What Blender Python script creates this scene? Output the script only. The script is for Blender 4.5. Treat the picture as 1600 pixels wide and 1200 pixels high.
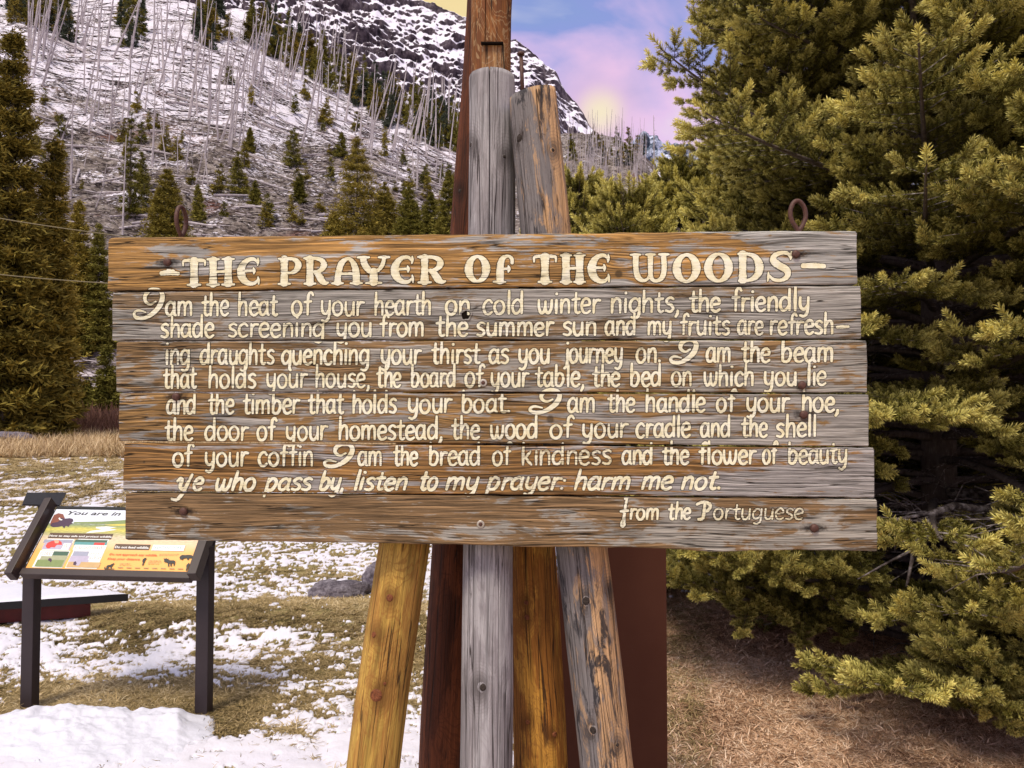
import bpy, bmesh, math, random
import numpy as np
from math import radians as R, sin, cos, pi
from mathutils import Vector, Matrix, Euler, Quaternion
from mathutils.geometry import tessellate_polygon

for o in list(bpy.data.objects): bpy.data.objects.remove(o)
scene = bpy.context.scene
col = scene.collection
rnd = random.Random(7)
nrg = np.random.default_rng(11)

# ------------------------------------------------------------ camera
FPX, CX, CY, HY, CAMZ = 1200.0, 800.0, 600.0, 640.0, 1.70
PITCH = math.atan((HY - CY) / FPX)
cam_data = bpy.data.cameras.new('camera')
cam_data.sensor_width = 36; cam_data.lens = 27.0
cam_data.clip_start = 0.05; cam_data.clip_end = 20000
cam = bpy.data.objects.new('camera', cam_data); col.objects.link(cam)
cam.location = (0, 0, CAMZ); cam.rotation_euler = (pi / 2 + PITCH, 0, 0)
scene.camera = cam

# ------------------------------------------------------------ sky, sun, exposure
SUN_EL, SUN_AZ = R(58), R(208)       # light comes from behind and above the viewer, a little from the left
SKY_OFF = (1.46, 2.62, .8)
w = bpy.data.worlds.new('World'); scene.world = w; w.use_nodes = True
wt = w.node_tree; wt.nodes.clear()
def wn(t, **p):
    n = wt.nodes.new(t)
    for k, v in p.items(): setattr(n, k, v)
    return n
wl = wt.links.new
w_out = wn('ShaderNodeOutputWorld'); w_bg = wn('ShaderNodeBackground'); w_bg2 = wn('ShaderNodeBackground'); w_add = wn('ShaderNodeAddShader')
sky = wn('ShaderNodeTexSky', sky_type='NISHITA', sun_disc=False)
sky.sun_elevation = SUN_EL; sky.sun_rotation = SUN_AZ
wl(sky.outputs[0], w_bg.inputs[0]); w_bg.inputs[1].default_value = 0.05
tc = wn('ShaderNodeTexCoord'); sep = wn('ShaderNodeSeparateXYZ'); wl(tc.outputs['Generated'], sep.inputs[0])
nz = wn('ShaderNodeTexNoise'); nz.inputs['Scale'].default_value = 5.0; nz.inputs['Detail'].default_value = 5; nz.inputs['Roughness'].default_value = .5; nz.inputs['Distortion'].default_value = .5
mp = wn('ShaderNodeMapping'); mp.inputs['Scale'].default_value = (1, 1, 2.0); mp.inputs['Location'].default_value = SKY_OFF; mp.inputs['Rotation'].default_value = (0, .6, 0)
wl(tc.outputs['Generated'], mp.inputs[0]); wl(mp.outputs[0], nz.inputs['Vector'])
m1 = wn('ShaderNodeMath', operation='MULTIPLY_ADD'); wl(nz.outputs[0], m1.inputs[0]); m1.inputs[1].default_value = .60; m1.inputs[2].default_value = -.30
m2 = wn('ShaderNodeMath', operation='ADD'); wl(m1.outputs[0], m2.inputs[0]); wl(sep.outputs[2], m2.inputs[1])
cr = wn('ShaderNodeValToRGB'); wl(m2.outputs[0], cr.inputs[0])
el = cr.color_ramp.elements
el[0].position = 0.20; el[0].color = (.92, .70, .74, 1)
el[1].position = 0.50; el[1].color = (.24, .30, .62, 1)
for p_, c_ in ((.31, (.84, .52, .76, 1)), (.385, (.56, .42, .72, 1)), (.45, (.25, .29, .64, 1)), (.66, (.66, .64, .74, 1)), (.88, (1.0, .95, .92, 1))):  # upper stops: unseen sky overhead, made paler so its light is less purple
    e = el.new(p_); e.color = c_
# warm light of the low sun behind the cloud over the ridge
dot = wn('ShaderNodeVectorMath', operation='DOT_PRODUCT'); wl(tc.outputs['Generated'], dot.inputs[0])
gx = Vector((140, FPX, 640 - 170)).normalized(); dot.inputs[1].default_value = gx
def glow(dnode, lo, hi, amt, prev, c):
    r_ = wn('ShaderNodeMapRange'); wl(dnode.outputs['Value'], r_.inputs[0]); r_.inputs[1].default_value = lo; r_.inputs[2].default_value = hi
    pw = wn('ShaderNodeMath', operation='POWER'); wl(r_.outputs[0], pw.inputs[0]); pw.inputs[1].default_value = 2.2
    n_ = wn('ShaderNodeMath', operation='MULTIPLY_ADD'); wl(nz.outputs[0], n_.inputs[0]); n_.inputs[1].default_value = amt * 1.4; n_.inputs[2].default_value = amt * .3
    m_ = wn('ShaderNodeMath', operation='MULTIPLY', use_clamp=True); wl(pw.outputs[0], m_.inputs[0]); wl(n_.outputs[0], m_.inputs[1])
    x_ = wn('ShaderNodeMixRGB'); wl(m_.outputs[0], x_.inputs[0]); wl(prev, x_.inputs[1]); x_.inputs[2].default_value = c
    return x_.outputs[0]
dot2 = wn('ShaderNodeVectorMath', operation='DOT_PRODUCT'); wl(tc.outputs['Generated'], dot2.inputs[0])
dot2.inputs[1].default_value = Vector((-105, FPX, 640 - 0)).normalized()
c_ = glow(dot, .9955, .9999, .75, cr.outputs[0], (.98, .55, .66, 1))
c_ = glow(dot, .9992, 1.0, .85, c_, (1.0, .82, .45, 1))
c_ = glow(dot2, .9962, .9999, 1.2, c_, (1.0, .74, .24, 1))
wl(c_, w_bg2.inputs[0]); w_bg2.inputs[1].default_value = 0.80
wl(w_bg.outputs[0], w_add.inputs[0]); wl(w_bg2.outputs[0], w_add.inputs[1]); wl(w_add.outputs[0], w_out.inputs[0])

sd = bpy.data.lights.new('sun', 'SUN'); sd.energy = 2.9; sd.angle = R(16); sd.color = (1, .91, .74)
sun = bpy.data.objects.new('sun', sd); col.objects.link(sun)
sdir = Vector((sin(SUN_AZ) * cos(SUN_EL), cos(SUN_AZ) * cos(SUN_EL), sin(SUN_EL)))   # towards the sun
sun.rotation_euler = sdir.to_track_quat('Z', 'Y').to_euler()
sun.location = (0, -5, 20)
vs = scene.view_settings
vs.view_transform = 'Standard'; vs.look = 'None'; vs.exposure = 0.08; vs.gamma = 1.0; vs.use_curve_mapping = False
scene.render.engine = 'CYCLES'
scene.cycles.max_bounces = 6; scene.cycles.diffuse_bounces = 3; scene.cycles.glossy_bounces = 2
scene.cycles.transparent_max_bounces = 4; scene.cycles.volume_bounces = 0

# ------------------------------------------------------------ measuring the place
cp, sp = cos(PITCH), sin(PITCH)
def ray(px, py):
    dx, dz = (px - CX) / FPX, (CY - py) / FPX
    return Vector((dx, cp - dz * sp, sp + dz * cp))
def at(px, py, Y):
    r = ray(px, py); return Vector((0, 0, CAMZ)) + r * (Y / r.y)
def on_plane(px, py, p0, n):
    r = ray(px, py); c = Vector((0, 0, CAMZ))
    return c + r * ((p0 - c).dot(n) / r.dot(n))
def proj(x, y, z):                    # numpy: world -> photo pixel
    zz = z - CAMZ
    f = y * cp + zz * sp; v = -y * sp + zz * cp
    f = np.where(f > .05, f, .05)
    return CX + FPX * x / f, CY - FPX * v / f
def xz(px, Y): return (px - CX) / FPX * (cp * Y) * 1.0   # good to a few mm

def lerp_tab(tab):
    xs = np.array([a for a, b in tab], float); ys = np.array([b for a, b in tab], float)
    return lambda x: np.interp(x, xs, ys)

# ------------------------------------------------------------ numpy noise
def _h(ix, iy, s):
    n = (ix.astype(np.int64) * 374761393 + iy.astype(np.int64) * 668265263 + s * 1442695041) & 0xffffffff
    n = ((n ^ (n >> 13)) * 1274126177) & 0xffffffff
    n = (n ^ (n >> 16)) & 0xffffffff
    return n / 4294967295.0
def vnoise(x, y, s=0):
    x = np.asarray(x, float); y = np.asarray(y, float)
    ix = np.floor(x); iy = np.floor(y); fx = x - ix; fy = y - iy
    fx = fx * fx * fx * (fx * (fx * 6 - 15) + 10); fy = fy * fy * fy * (fy * (fy * 6 - 15) + 10)
    a = _h(ix, iy, s); b = _h(ix + 1, iy, s); c = _h(ix, iy + 1, s); d = _h(ix + 1, iy + 1, s)
    return (a * (1 - fx) + b * fx) * (1 - fy) + (c * (1 - fx) + d * fx) * fy
def fbm(x, y, o=4, s=0, g=.5):
    t = 0; a = 1; n = 0
    for k in range(o):
        t = t + a * vnoise(x * 2 ** k + 17.3 * k, y * 2 ** k - 9.1 * k, s + k); n += a; a *= g
    return t / n
def sstep(a, b, x):
    t = np.clip((x - a) / (b - a), 0, 1); return t * t * (3 - 2 * t)

# ------------------------------------------------------------ objects
def link(o, parent=None):
    col.objects.link(o)
    if parent: o.parent = parent
    return o
def tag(o, label=None, cat=None, group=None, kind=None):
    if label: o['label'] = label
    if cat: o['category'] = cat
    if group: o['group'] = group
    if kind: o['kind'] = kind
    return o
def empty(name, loc=(0, 0, 0), rz=0.0):
    o = bpy.data.objects.new(name, None); o.empty_display_size = .1
    o.location = loc; o.rotation_euler = (0, 0, rz); return link(o)
def mesh_np(name, V, F, mats=(), smooth=False, midx=None):
    """V (n,3), F (m,3) or (m,4) index array, or a list of arrays of differing width"""
    me = bpy.data.meshes.new(name)
    Fs = F if isinstance(F, list) else [F]
    Fs = [np.asarray(f, np.int32) for f in Fs if len(f)]
    V = np.asarray(V, np.float32)
    nl = sum(f.size for f in Fs); nf = sum(len(f) for f in Fs)
    me.vertices.add(len(V)); me.vertices.foreach_set('co', V.ravel())
    me.loops.add(nl); me.loops.foreach_set('vertex_index', np.concatenate([f.ravel() for f in Fs]))
    me.polygons.add(nf)
    tot = np.concatenate([np.full(len(f), f.shape[1], np.int32) for f in Fs])
    st = np.concatenate([[0], np.cumsum(tot)[:-1]]).astype(np.int32)
    me.polygons.foreach_set('loop_start', st)
    if smooth: me.polygons.foreach_set('use_smooth', np.ones(nf, bool))
    for m in mats: me.materials.append(m)
    if midx is not None: me.polygons.foreach_set('material_index', np.asarray(midx, np.int32))
    me.update(calc_edges=True)
    return me
def mobj(name, me, parent=None):
    return link(bpy.data.objects.new(name, me), parent)
def attr(me, name, data, typ='FLOAT'):
    a = me.attributes.new(name, typ, 'POINT')
    a.data.foreach_set('value' if typ == 'FLOAT' else ('vector' if typ == 'FLOAT_VECTOR' else 'color'), np.asarray(data, np.float32).ravel())
class MB:
    def __init__(s): s.v = []; s.f = []; s.m = []
    def add(s, V, F, m=0):
        b = len(s.v); s.v += [tuple(v) for v in V]; s.f += [tuple(i + b for i in f) for f in F]; s.m += [m] * len(F)
    def box(s, c, d, M=None, m=0, bev=0):
        x, y, z = d[0] / 2, d[1] / 2, d[2] / 2
        if bev <= 0:
            V = [Vector((a * x, b * y, e * z)) for a in (-1, 1) for b in (-1, 1) for e in (-1, 1)]
            F = [(0, 1, 3, 2), (4, 6, 7, 5), (0, 4, 5, 1), (2, 3, 7, 6), (0, 2, 6, 4), (1, 5, 7, 3)]
        else:
            bm = bmesh.new(); bmesh.ops.create_cube(bm, size=1, matrix=Matrix.Diagonal((d[0], d[1], d[2], 1)))
            bmesh.ops.bevel(bm, geom=bm.edges[:], offset=bev, segments=2, affect='EDGES', profile=.6)
            V = [v.co.copy() for v in bm.verts]; F = [[v.index for v in f.verts] for f in bm.faces]; bm.free()
        if M is not None: V = [M @ v for v in V]
        c = Vector(c); s.add([v + c for v in V], F, m)
    def tube(s, pts, rad, n=8, m=0, cap=True):
        pts = [Vector(p) for p in pts]; k = len(pts)
        rad = [rad] * k if not hasattr(rad, '__len__') else rad
        up = None; V = []
        for i in range(k):
            t = (pts[min(i + 1, k - 1)] - pts[max(i - 1, 0)]).normalized()
            if up is None: up = t.orthogonal().normalized()
            up = (up - t * up.dot(t)).normalized(); sd_ = t.cross(up)
            for j in range(n):
                a = 2 * pi * j / n; V.append(pts[i] + (up * cos(a) + sd_ * sin(a)) * rad[i])
        F = [(i * n + j, i * n + (j + 1) % n, (i + 1) * n + (j + 1) % n, (i + 1) * n + j) for i in range(k - 1) for j in range(n)]
        if cap: F += [tuple(range(n - 1, -1, -1)), tuple(range((k - 1) * n, k * n))]
        s.add(V, F, m)
    def disc_dome(s, c, nrm, r, h, n=16, m=0, prof=((1, 0), (1, .35), (.86, .75), (.5, .97))):
        nrm = Vector(nrm).normalized(); u = nrm.orthogonal().normalized(); v = nrm.cross(u); c = Vector(c); V = []
        for (pr, ph) in prof:
            for j in range(n):
                a = 2 * pi * j / n; V.append(c + (u * cos(a) + v * sin(a)) * r * pr + nrm * h * ph)
        V.append(c + nrm * h)
        k = len(prof)
        F = [(i * n + j, i * n + (j + 1) % n, (i + 1) * n + (j + 1) % n, (i + 1) * n + j) for i in range(k - 1) for j in range(n)]
        F += [((k - 1) * n + j, (k - 1) * n + (j + 1) % n, k * n) for j in range(n)]
        s.add(V, F, m)
    def build(s, name, mats, parent=None, smooth=False):
        me = bpy.data.meshes.new(name); me.from_pydata([tuple(v) for v in s.v], [], s.f)
        for mt in (mats if isinstance(mats, (list, tuple)) else [mats]): me.materials.append(mt)
        me.polygons.foreach_set('material_index', s.m)
        if smooth: me.polygons.foreach_set('use_smooth', [True] * len(s.f))
        me.update(); return mobj(name, me, parent)

# ------------------------------------------------------------ materials
class NT:
    def __init__(s, name, rough=.8, spec=.25):
        s.mat = bpy.data.materials.new(name); s.mat.use_nodes = True; s.t = s.mat.node_tree; s.t.nodes.clear()
        s.out = s.t.nodes.new('ShaderNodeOutputMaterial'); s.b = s.t.nodes.new('ShaderNodeBsdfPrincipled')
        s.t.links.new(s.b.outputs[0], s.out.inputs[0])
        s.b.inputs['Roughness'].default_value = rough; s.b.inputs['Specular IOR Level'].default_value = spec
    def n(s, typ, ins=None, **props):
        nd = s.t.nodes.new('ShaderNode' + typ)
        for k, v in props.items(): setattr(nd, k, v)
        for k, v in (ins or {}).items():
            if hasattr(v, 'is_linked') or hasattr(v, 'links'): s.t.links.new(v, nd.inputs[k])
            else: nd.inputs[k].default_value = v
        return nd
    def m(s, op, a, b=0.0, c=0.0, clamp=False):
        return s.n('Math', {0: a, 1: b, 2: c}, operation=op, use_clamp=clamp).outputs[0]
    def mix(s, f, a, b, blend='MIX'):
        a = a if hasattr(a, 'links') else (*a, 1)[:4]; b = b if hasattr(b, 'links') else (*b, 1)[:4]
        return s.n('MixRGB', {0: f, 1: a, 2: b}, blend_type=blend).outputs[0]
    def coord(s, kind='Object'): return s.n('TexCoord').outputs[kind]
    def mapv(s, v, scale=(1, 1, 1), loc=(0, 0, 0), rot=(0, 0, 0)):
        return s.n('Mapping', {0: v, 'Scale': scale, 'Location': loc, 'Rotation': rot}).outputs[0]
    def noise(s, v, scale=1, detail=3, rough=.5, dist=0.0):
        return s.n('TexNoise', {'Vector': v, 'Scale': scale, 'Detail': detail, 'Roughness': rough, 'Distortion': dist}).outputs[0]
    def rng(s, v, a, b, c=0.0, d=1.0, smooth=False):
        return s.n('MapRange', {0: v, 1: a, 2: b, 3: c, 4: d}, interpolation_type='SMOOTHSTEP' if smooth else 'LINEAR').outputs[0]
    def ramp(s, f, stops):
        nd = s.n('ValToRGB', {0: f}); e = nd.color_ramp.elements
        e[0].position = stops[0][0]; e[0].color = (*stops[0][1], 1); e[1].position = stops[-1][0]; e[1].color = (*stops[-1][1], 1)
        for p, c in stops[1:-1]: x = e.new(p); x.color = (*c, 1)
        return nd.outputs[0]
    def attr(s, name, typ='GEOMETRY', out='Fac'):
        return s.n('Attribute', attribute_name=name, attribute_type=typ).outputs[out]
    def sep(s, v): return s.n('SeparateXYZ', {0: v}).outputs
    def comb(s, x, y, z): return s.n('CombineXYZ', {0: x, 1: y, 2: z}).outputs[0]
    def bump(s, h, strength=.5, dist=.01):
        b = s.n('Bump', {'Height': h, 'Strength': strength, 'Distance': dist}); s.t.links.new(b.outputs[0], s.b.inputs['Normal'])
    def color(s, c):
        if hasattr(c, 'links'): s.t.links.new(c, s.b.inputs['Base Color'])
        else: s.b.inputs['Base Color'].default_value = (*c, 1)
    def setin(s, k, v):
        if hasattr(v, 'links'): s.t.links.new(v, s.b.inputs[k])
        else: s.b.inputs[k].default_value = v

def plain(name, c, rough=.7, spec=.25, var=.15, scale=30, metal=0.0):
    t = NT(name, rough, spec); f = t.noise(t.coord(), scale, 3)
    k = t.rng(f, .3, .7, 1 - var, 1 + var)
    t.color(t.mix(1, c, t.comb(k, k, k), 'MULTIPLY')); t.setin('Metallic', metal); t.bump(f, .15, .002)
    return t.mat

def board_wood(t, seed, grey=.5, dark=1.0, greyright=.6, knots=(), along='X', tints=None, psc=(3.4, 17.0)):
    """weathered plank; returns colour and height sockets. Object coords: x along, z across (metres)"""
    OR, BR, GR = tints
    p = t.sep(t.coord()); u = p[0]; v = p[2]
    uv = t.comb(u, v, seed * 3.71)
    low = t.noise(t.mapv(uv, (1.1, 5, 1)), 1.6, 2)
    vv = t.m('ADD', v, t.m('MULTIPLY', t.m('SUBTRACT', low, .5), .045))
    kmask = None
    for (ku, kv, kr, amp) in knots:
        du = t.m('MULTIPLY', t.m('SUBTRACT', u, ku), .42); dv = t.m('SUBTRACT', v, kv)
        rr = t.m('ADD', t.m('POWER', du, 2.0), t.m('POWER', dv, 2.0))
        e = t.m('POWER', 2.718, t.m('MULTIPLY', rr, -1 / (kr * kr)))
        sgn = t.m('SIGN', dv)
        vv = t.m('ADD', vv, t.m('MULTIPLY', t.m('MULTIPLY', e, t.m('TANH', t.m('MULTIPLY', dv, 90.0))), amp))
        du2 = t.m('SUBTRACT', u, ku)
        r2 = t.m('SQRT', t.m('ADD', t.m('POWER', du2, 2.0), t.m('POWER', dv, 2.0)))
        r2 = t.m('ADD', r2, t.m('MULTIPLY', t.m('SUBTRACT', t.noise(uv, 90, 2), .5), .006))
        k1 = t.rng(r2, kr * .25, kr * .42, 1, 0)
        kmask = k1 if kmask is None else t.m('MAXIMUM', kmask, k1)
        ring = t.rng(t.m('SINE', t.m('MULTIPLY', r2, 1500.0)), -1, 1, .45, 1.0)
    g1 = t.noise(t.comb(t.m('MULTIPLY', u, 2.8), t.m('MULTIPLY', vv, 205.0), seed), 1, 6, .72)
    g2 = t.noise(t.comb(t.m('MULTIPLY', u, 8.0), t.m('MULTIPLY', vv, 360.0), seed + 5), 1, 4, .65)
    fl = t.noise(t.comb(t.m('MULTIPLY', u, 1.7), t.m('MULTIPLY', vv, 160.0), seed + 55), 1, 3, .6)
    fl = t.rng(t.m('ABSOLUTE', t.m('SUBTRACT', fl, .5)), .0, .028, 1, 0)
    flm = t.noise(t.comb(t.m('MULTIPLY', u, 4.0), t.m('MULTIPLY', vv, 14.0), seed + 59), 1, 2)
    fl = t.m('MULTIPLY', fl, t.rng(flm, .40, .60, .25, 1))
    band = t.m('FRACT', t.m('ADD', t.m('MULTIPLY', vv, 62.0), t.m('MULTIPLY', low, 1.5)))
    band = t.rng(band, 0, 1, .0, 1)
    patch = t.noise(t.comb(t.m('MULTIPLY', u, psc[0]), t.m('MULTIPLY', vv, psc[1]), seed + 9), 1, 5, .62, .9)
    patch2 = t.noise(t.comb(t.m('MULTIPLY', u, 14.0), t.m('MULTIPLY', vv, 60.0), seed + 13), 1, 4, .7)
    gr = t.rng(u, .15, 1.1, 0, greyright * .20)
    gf = t.m('ADD', t.m('ADD', patch, t.m('MULTIPLY', t.m('SUBTRACT', patch2, .5), .50)), gr)
    gf = t.m('ADD', gf, t.m('MULTIPLY', t.m('SUBTRACT', g1, .5), .35))
    gf = t.rng(gf, .61 - grey * .20, .70 - grey * .20, 0, 1, True)
    om = t.noise(t.comb(t.m('MULTIPLY', u, 2.2), t.m('MULTIPLY', vv, 26.0), seed + 21), 1, 4, .6)
    om = t.m('ADD', t.m('MULTIPLY', om, .7), t.m('MULTIPLY', band, .3))
    c = t.mix(t.rng(om, .36, .62), tuple(x * dark for x in BR), tuple(x * dark for x in OR))
    c = t.mix(gf, c, tuple(x * (dark ** .5) for x in GR))
    k = t.ramp(g1, [(.30, (.34,) * 3), (.42, (.68,) * 3), (.50, (1.0,) * 3), (.66, (1.55,) * 3)])
    c = t.mix(1, c, k, 'MULTIPLY')
    k2 = t.rng(g2, .3, .7, .52, 1.48); c = t.mix(1, c, t.comb(k2, k2, k2), 'MULTIPLY')
    c = t.mix(t.m('MULTIPLY', fl, .82), c, (.035, .022, .012))
    # drying cracks
    cn = t.noise(t.comb(t.m('MULTIPLY', u, 1.8), t.m('MULTIPLY', vv, 64.0), seed + 31), 1, 3, .55)
    cd = t.m('ABSOLUTE', t.m('SUBTRACT', cn, .5))
    cmask = t.noise(t.comb(t.m('MULTIPLY', u, 5.0), t.m('MULTIPLY', vv, 20.0), seed + 37), 1, 2)
    ue = t.rng(t.m('ABSOLUTE', u), .86, 1.0, 0, .14)
    crk = t.m('MULTIPLY', t.rng(cd, .005, .016, 1, 0), t.rng(t.m('ADD', cmask, ue), .5, .57, 0, 1))
    c = t.mix(t.m('MULTIPLY', crk, .9), c, (.018, .011, .007))
    if kmask is not None: c = t.mix(t.m('MULTIPLY', kmask, .8), c, (.085, .055, .03))
    h = t.m('ADD', t.m('ADD', t.m('MULTIPLY', g1, .8), t.m('MULTIPLY', g2, .3)), t.m('ADD', t.m('MULTIPLY', crk, -1.2), t.m('MULTIPLY', fl, -.45)))
    return c, h, g1, g2, crk

def log_wood(name, A, B, C, seed, patchiness=.5, streak=1.0, dark=1.0, char=0.0, side=None, charz=None):
    """round log; z along. A main, B second, C streak/blotch"""
    t = NT(name, .78, .2); p = t.sep(t.coord()); x, y, z = p[0], p[1], p[2]
    v = t.coord()
    g1 = t.noise(t.mapv(v, (70, 70, 1.6), (seed, 0, seed)), 1, 5, .6, .4)
    g2 = t.noise(t.mapv(v, (260, 260, 9), (seed, 3, 0)), 1, 3, .6)
    sw = t.noise(t.mapv(v, (9, 9, 4.0), (seed * 2, 0, 1)), 1, 4, .55, 1.1)
    lines = t.m('SINE', t.m('MULTIPLY', sw, 95.0))
    pt = t.noise(t.mapv(v, (13, 13, 3.2), (0, seed, 2)), 1, 5, .65, .6)
    f = t.m('ADD', pt, t.m('MULTIPLY', t.m('SUBTRACT', g1, .5), .4))
    if side is not None:
        f = t.m('ADD', f, t.m('MULTIPLY', x, side))
    f = t.rng(f, .52 - .1 * patchiness, .60 - .1 * patchiness, 0, 1, True)
    c = t.mix(f, A, B)
    k = t.ramp(g1, [(.3, (.45,) * 3), (.5, (1.0,) * 3), (.72, (1.3,) * 3)]); c = t.mix(.9, c, k, 'MULTIPLY')
    k2 = t.rng(g2, .3, .7, .75, 1.25); c = t.mix(1, c, t.comb(k2, k2, k2), 'MULTIPLY')
    c = t.mix(t.m('MULTIPLY', t.rng(lines, .45, 1.0, 0, .75), streak), c, C)
    ck = t.noise(t.mapv(v, (34, 34, .9), (seed + 4, 0, 0)), 1, 2, .5)
    crk = t.m('MULTIPLY', t.rng(t.m('ABSOLUTE', t.m('SUBTRACT', ck, .5)), .004, .014, 1, 0), t.rng(pt, .42, .5))
    c = t.mix(t.m('MULTIPLY', crk, .85), c, (.02, .012, .008))
    ln = t.noise(t.mapv(v, (95, 95, .8), (seed + 9, 2, 0)), 1, 3, .6); lm = t.noise(t.mapv(v, (12, 12, 2), (seed, 7, 1)), 1, 2)
    ln = t.m('MULTIPLY', t.rng(t.m('ABSOLUTE', t.m('SUBTRACT', ln, .5)), 0, .022, 1, 0), t.rng(lm, .42, .62))
    c = t.mix(t.m('MULTIPLY', ln, .62), c, (.03, .02, .014))
    kd = t.m('SUBTRACT', .3, t.attr('kd'))
    rg = t.m('SINE', t.m('ADD', t.m('MULTIPLY', kd, 1050.0), t.m('MULTIPLY', g1, 5.0)))
    c = t.mix(t.m('MULTIPLY', t.rng(rg, .2, 1.0, 0, .55), t.rng(kd, .004, .055, 1, 0)), c, C)
    c = t.mix(t.rng(kd, .0, .022, .8, 0), c, tuple(q * .45 for q in C))
    if char > 0:
        c3 = t.noise(t.mapv(v, (30, 30, 7), (1, seed, 9)), 1, 6, .75, .6)
        c = t.mix(t.rng(c3, .52, .60, 0, .8), c, A); c = t.mix(t.rng(c3, .36, .44, .7, 0), c, B)
        cc = t.noise(t.mapv(v, (22, 22, 5), (3, seed, 7)), 1, 6, .7, .5)
        c = t.mix(t.rng(cc, .62 - char * .25, .68 - char * .25, 0, .92), c, (.035, .032, .036))
    if dark != 1: c = t.mix(1, c, (dark, dark, dark), 'MULTIPLY')
    t.color(c); t.bump(t.m('ADD', t.m('MULTIPLY', g1, .7), t.m('ADD', t.m('MULTIPLY', g2, .3), t.m('ADD', t.m('MULTIPLY', crk, -1.0), t.m('MULTIPLY', ln, -.5)))), .8, .005)
    return t.mat
# ============================================================ the land
def ppx(x, y): return CX + FPX * x / np.maximum(y, .05)
SLOPE_RIDGE = lerp_tab([(-1500, -200), (-400, -170), (0, -60), (100, -25), (200, -20), (380, 25), (500, 95), (600, 150), (730, 212), (900, 214), (960, 216), (1000, 228), (1020, 250), (1050, 300), (1100, 335), (1500, 345), (3200, 350)])
BANK = lerp_tab([(-1500, 420), (0, 430), (100, 440), (180, 455), (400, 470), (1000, 480), (3200, 500)])
def z_of(px, py, Y):       # numpy at()
    dx, dz = (px - CX) / FPX, (CY - py) / FPX
    return CAMZ + Y * (sp + dz * cp) / (cp - dz * sp)
SL_Y = np.array([56., 62., 84., 112., 360., 420.])
def slope_z(px, Y, rough=True):
    px = np.asarray(px, float); Y = np.asarray(Y, float)
    yr = SLOPE_RIDGE(px); yb = BANK(px)
    zs = [np.full_like(px, -.6), np.full_like(px, .3), z_of(px, yb, 84.), z_of(px, np.minimum(yb - 45, 420), 112.), z_of(px, yr, 360.), z_of(px, yr, 360.) - 25]
    out = np.zeros(np.broadcast(px, Y).shape)
    for i in range(5):
        m = (Y >= SL_Y[i]) & (Y <= SL_Y[i + 1]) if i < 4 else (Y >= SL_Y[i])
        k = (Y - SL_Y[i]) / (SL_Y[i + 1] - SL_Y[i])
        out = np.where(m, zs[i] * (1 - k) + zs[i + 1] * k, out)
    if rough:
        x = (px - CX) / FPX * Y
        amp = sstep(58, 110, Y)
        out = out + amp * ((fbm(x / 30, Y / 30, 3, 5) - .5) * 10 + (fbm(x / 5, Y / 5, 4, 8) - .5) * 3.0)
    return out
def slope_point(px, py):   # first visible spot of the slope at this photo position
    Ys = np.linspace(62, 380, 160)
    x = (px - CX) / FPX * Ys
    z = slope_z(np.full_like(Ys, px), Ys)
    _, yy = proj(x, Ys, z)
    i = np.argmax(yy <= py) if (yy <= py).any() else -1
    if i < 0: return None
    i = max(i, 1)
    return Vector((float(x[i]), float(Ys[i]), float(z[i])))

# ---- ground sheet
def ground_h(x, y):
    px, py = proj(x, np.maximum(y, .3), np.zeros_like(x))
    h = (fbm(x / 2.2, y / 2.2, 3, 31) - .5) * .06
    m = np.exp(-((py - 975) / 30) ** 2) * sstep(90, 260, px) * (1 - sstep(620, 760, px))      # low grassy bank
    h = h + .10 * m
    return np.where(y > .3, h, 0) * sstep(1.5, 3.0, np.hypot(x, y)) * (1 - sstep(40, 58, y))
def blob(px, py, cx, cy, rx, ry): return np.exp(-(((px - cx) / rx) ** 2 + ((py - cy) / ry) ** 2))
def snow_cover(x, y):
    px, py = proj(x, np.maximum(y, .3), np.zeros_like(x))
    px = px + (fbm(x * 1.3, y * 1.3, 3, 70) - .5) * 70; py = py + (fbm(x * 1.1 + 40, y * 1.1, 3, 71) - .5) * 26
    c = np.full_like(x, .59) + .12 * blob(px, py, 150, 1025, 260, 22) + .10 * blob(px, py, 300, 925, 400, 16)
    c -= .6 * np.exp(-((py - 692) / 19) ** 2) + .20 * np.exp(-((py - 732) / 10) ** 2)
    c -= .50 * sstep(90, 190, px) * (1 - sstep(600, 680, px)) * np.exp(-((py - 966) / 27) ** 4)
    c -= .28 * blob(px, py, 640, 1000, 120, 60)
    c -= .8 * blob(px, py, 230, 1096, 165, 27) + .9 * blob(px, py, 370, 1120, 62, 34) + .5 * blob(px, py, 5, 1110, 50, 40) + .35 * blob(px, py, 500, 1045, 60, 16)
    c -= .30 * blob(px, py, 470, 1148, 45, 9); c += .25 * sstep(1120, 1160, py) * (1 - sstep(720, 800, px))
    c -= .28 * blob(px, py, 430, 895, 100, 12) + .3 * blob(px, py, 200, 1010, 60, 14)
    c += .35 * blob(px, py, 130, 1180, 230, 40) + .22 * blob(px, py, 520, 1180, 120, 50)
    c -= 1.0 * sstep(980, 1080, px) * sstep(880, 960, py)
    c += .5 * blob(px, py, 1075, 1045, 50, 9) + .35 * blob(px, py, 1420, 1175, 60, 14) + .3 * blob(px, py, 1500, 1010, 200, 22)
    c = np.where(y < 1.2, .35, c)
    return np.clip(c, -.4, 1)
def snow_mask(x, y):
    c = snow_cover(x, y)
    n = .42 * fbm(x * 6.0, y * 9.0, 4, 41, .72) + .58 * fbm(x * 15, y * 26, 4, 43, .80)
    far = sstep(8, 16, y)
    n = n * (1 - far) + far * (.55 * fbm(x * 3.2, y * 1.6, 5, 47, .8) + .45 * n)
    return sstep(.0, .05, n - .5 + (c - .5) * .40), c

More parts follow.
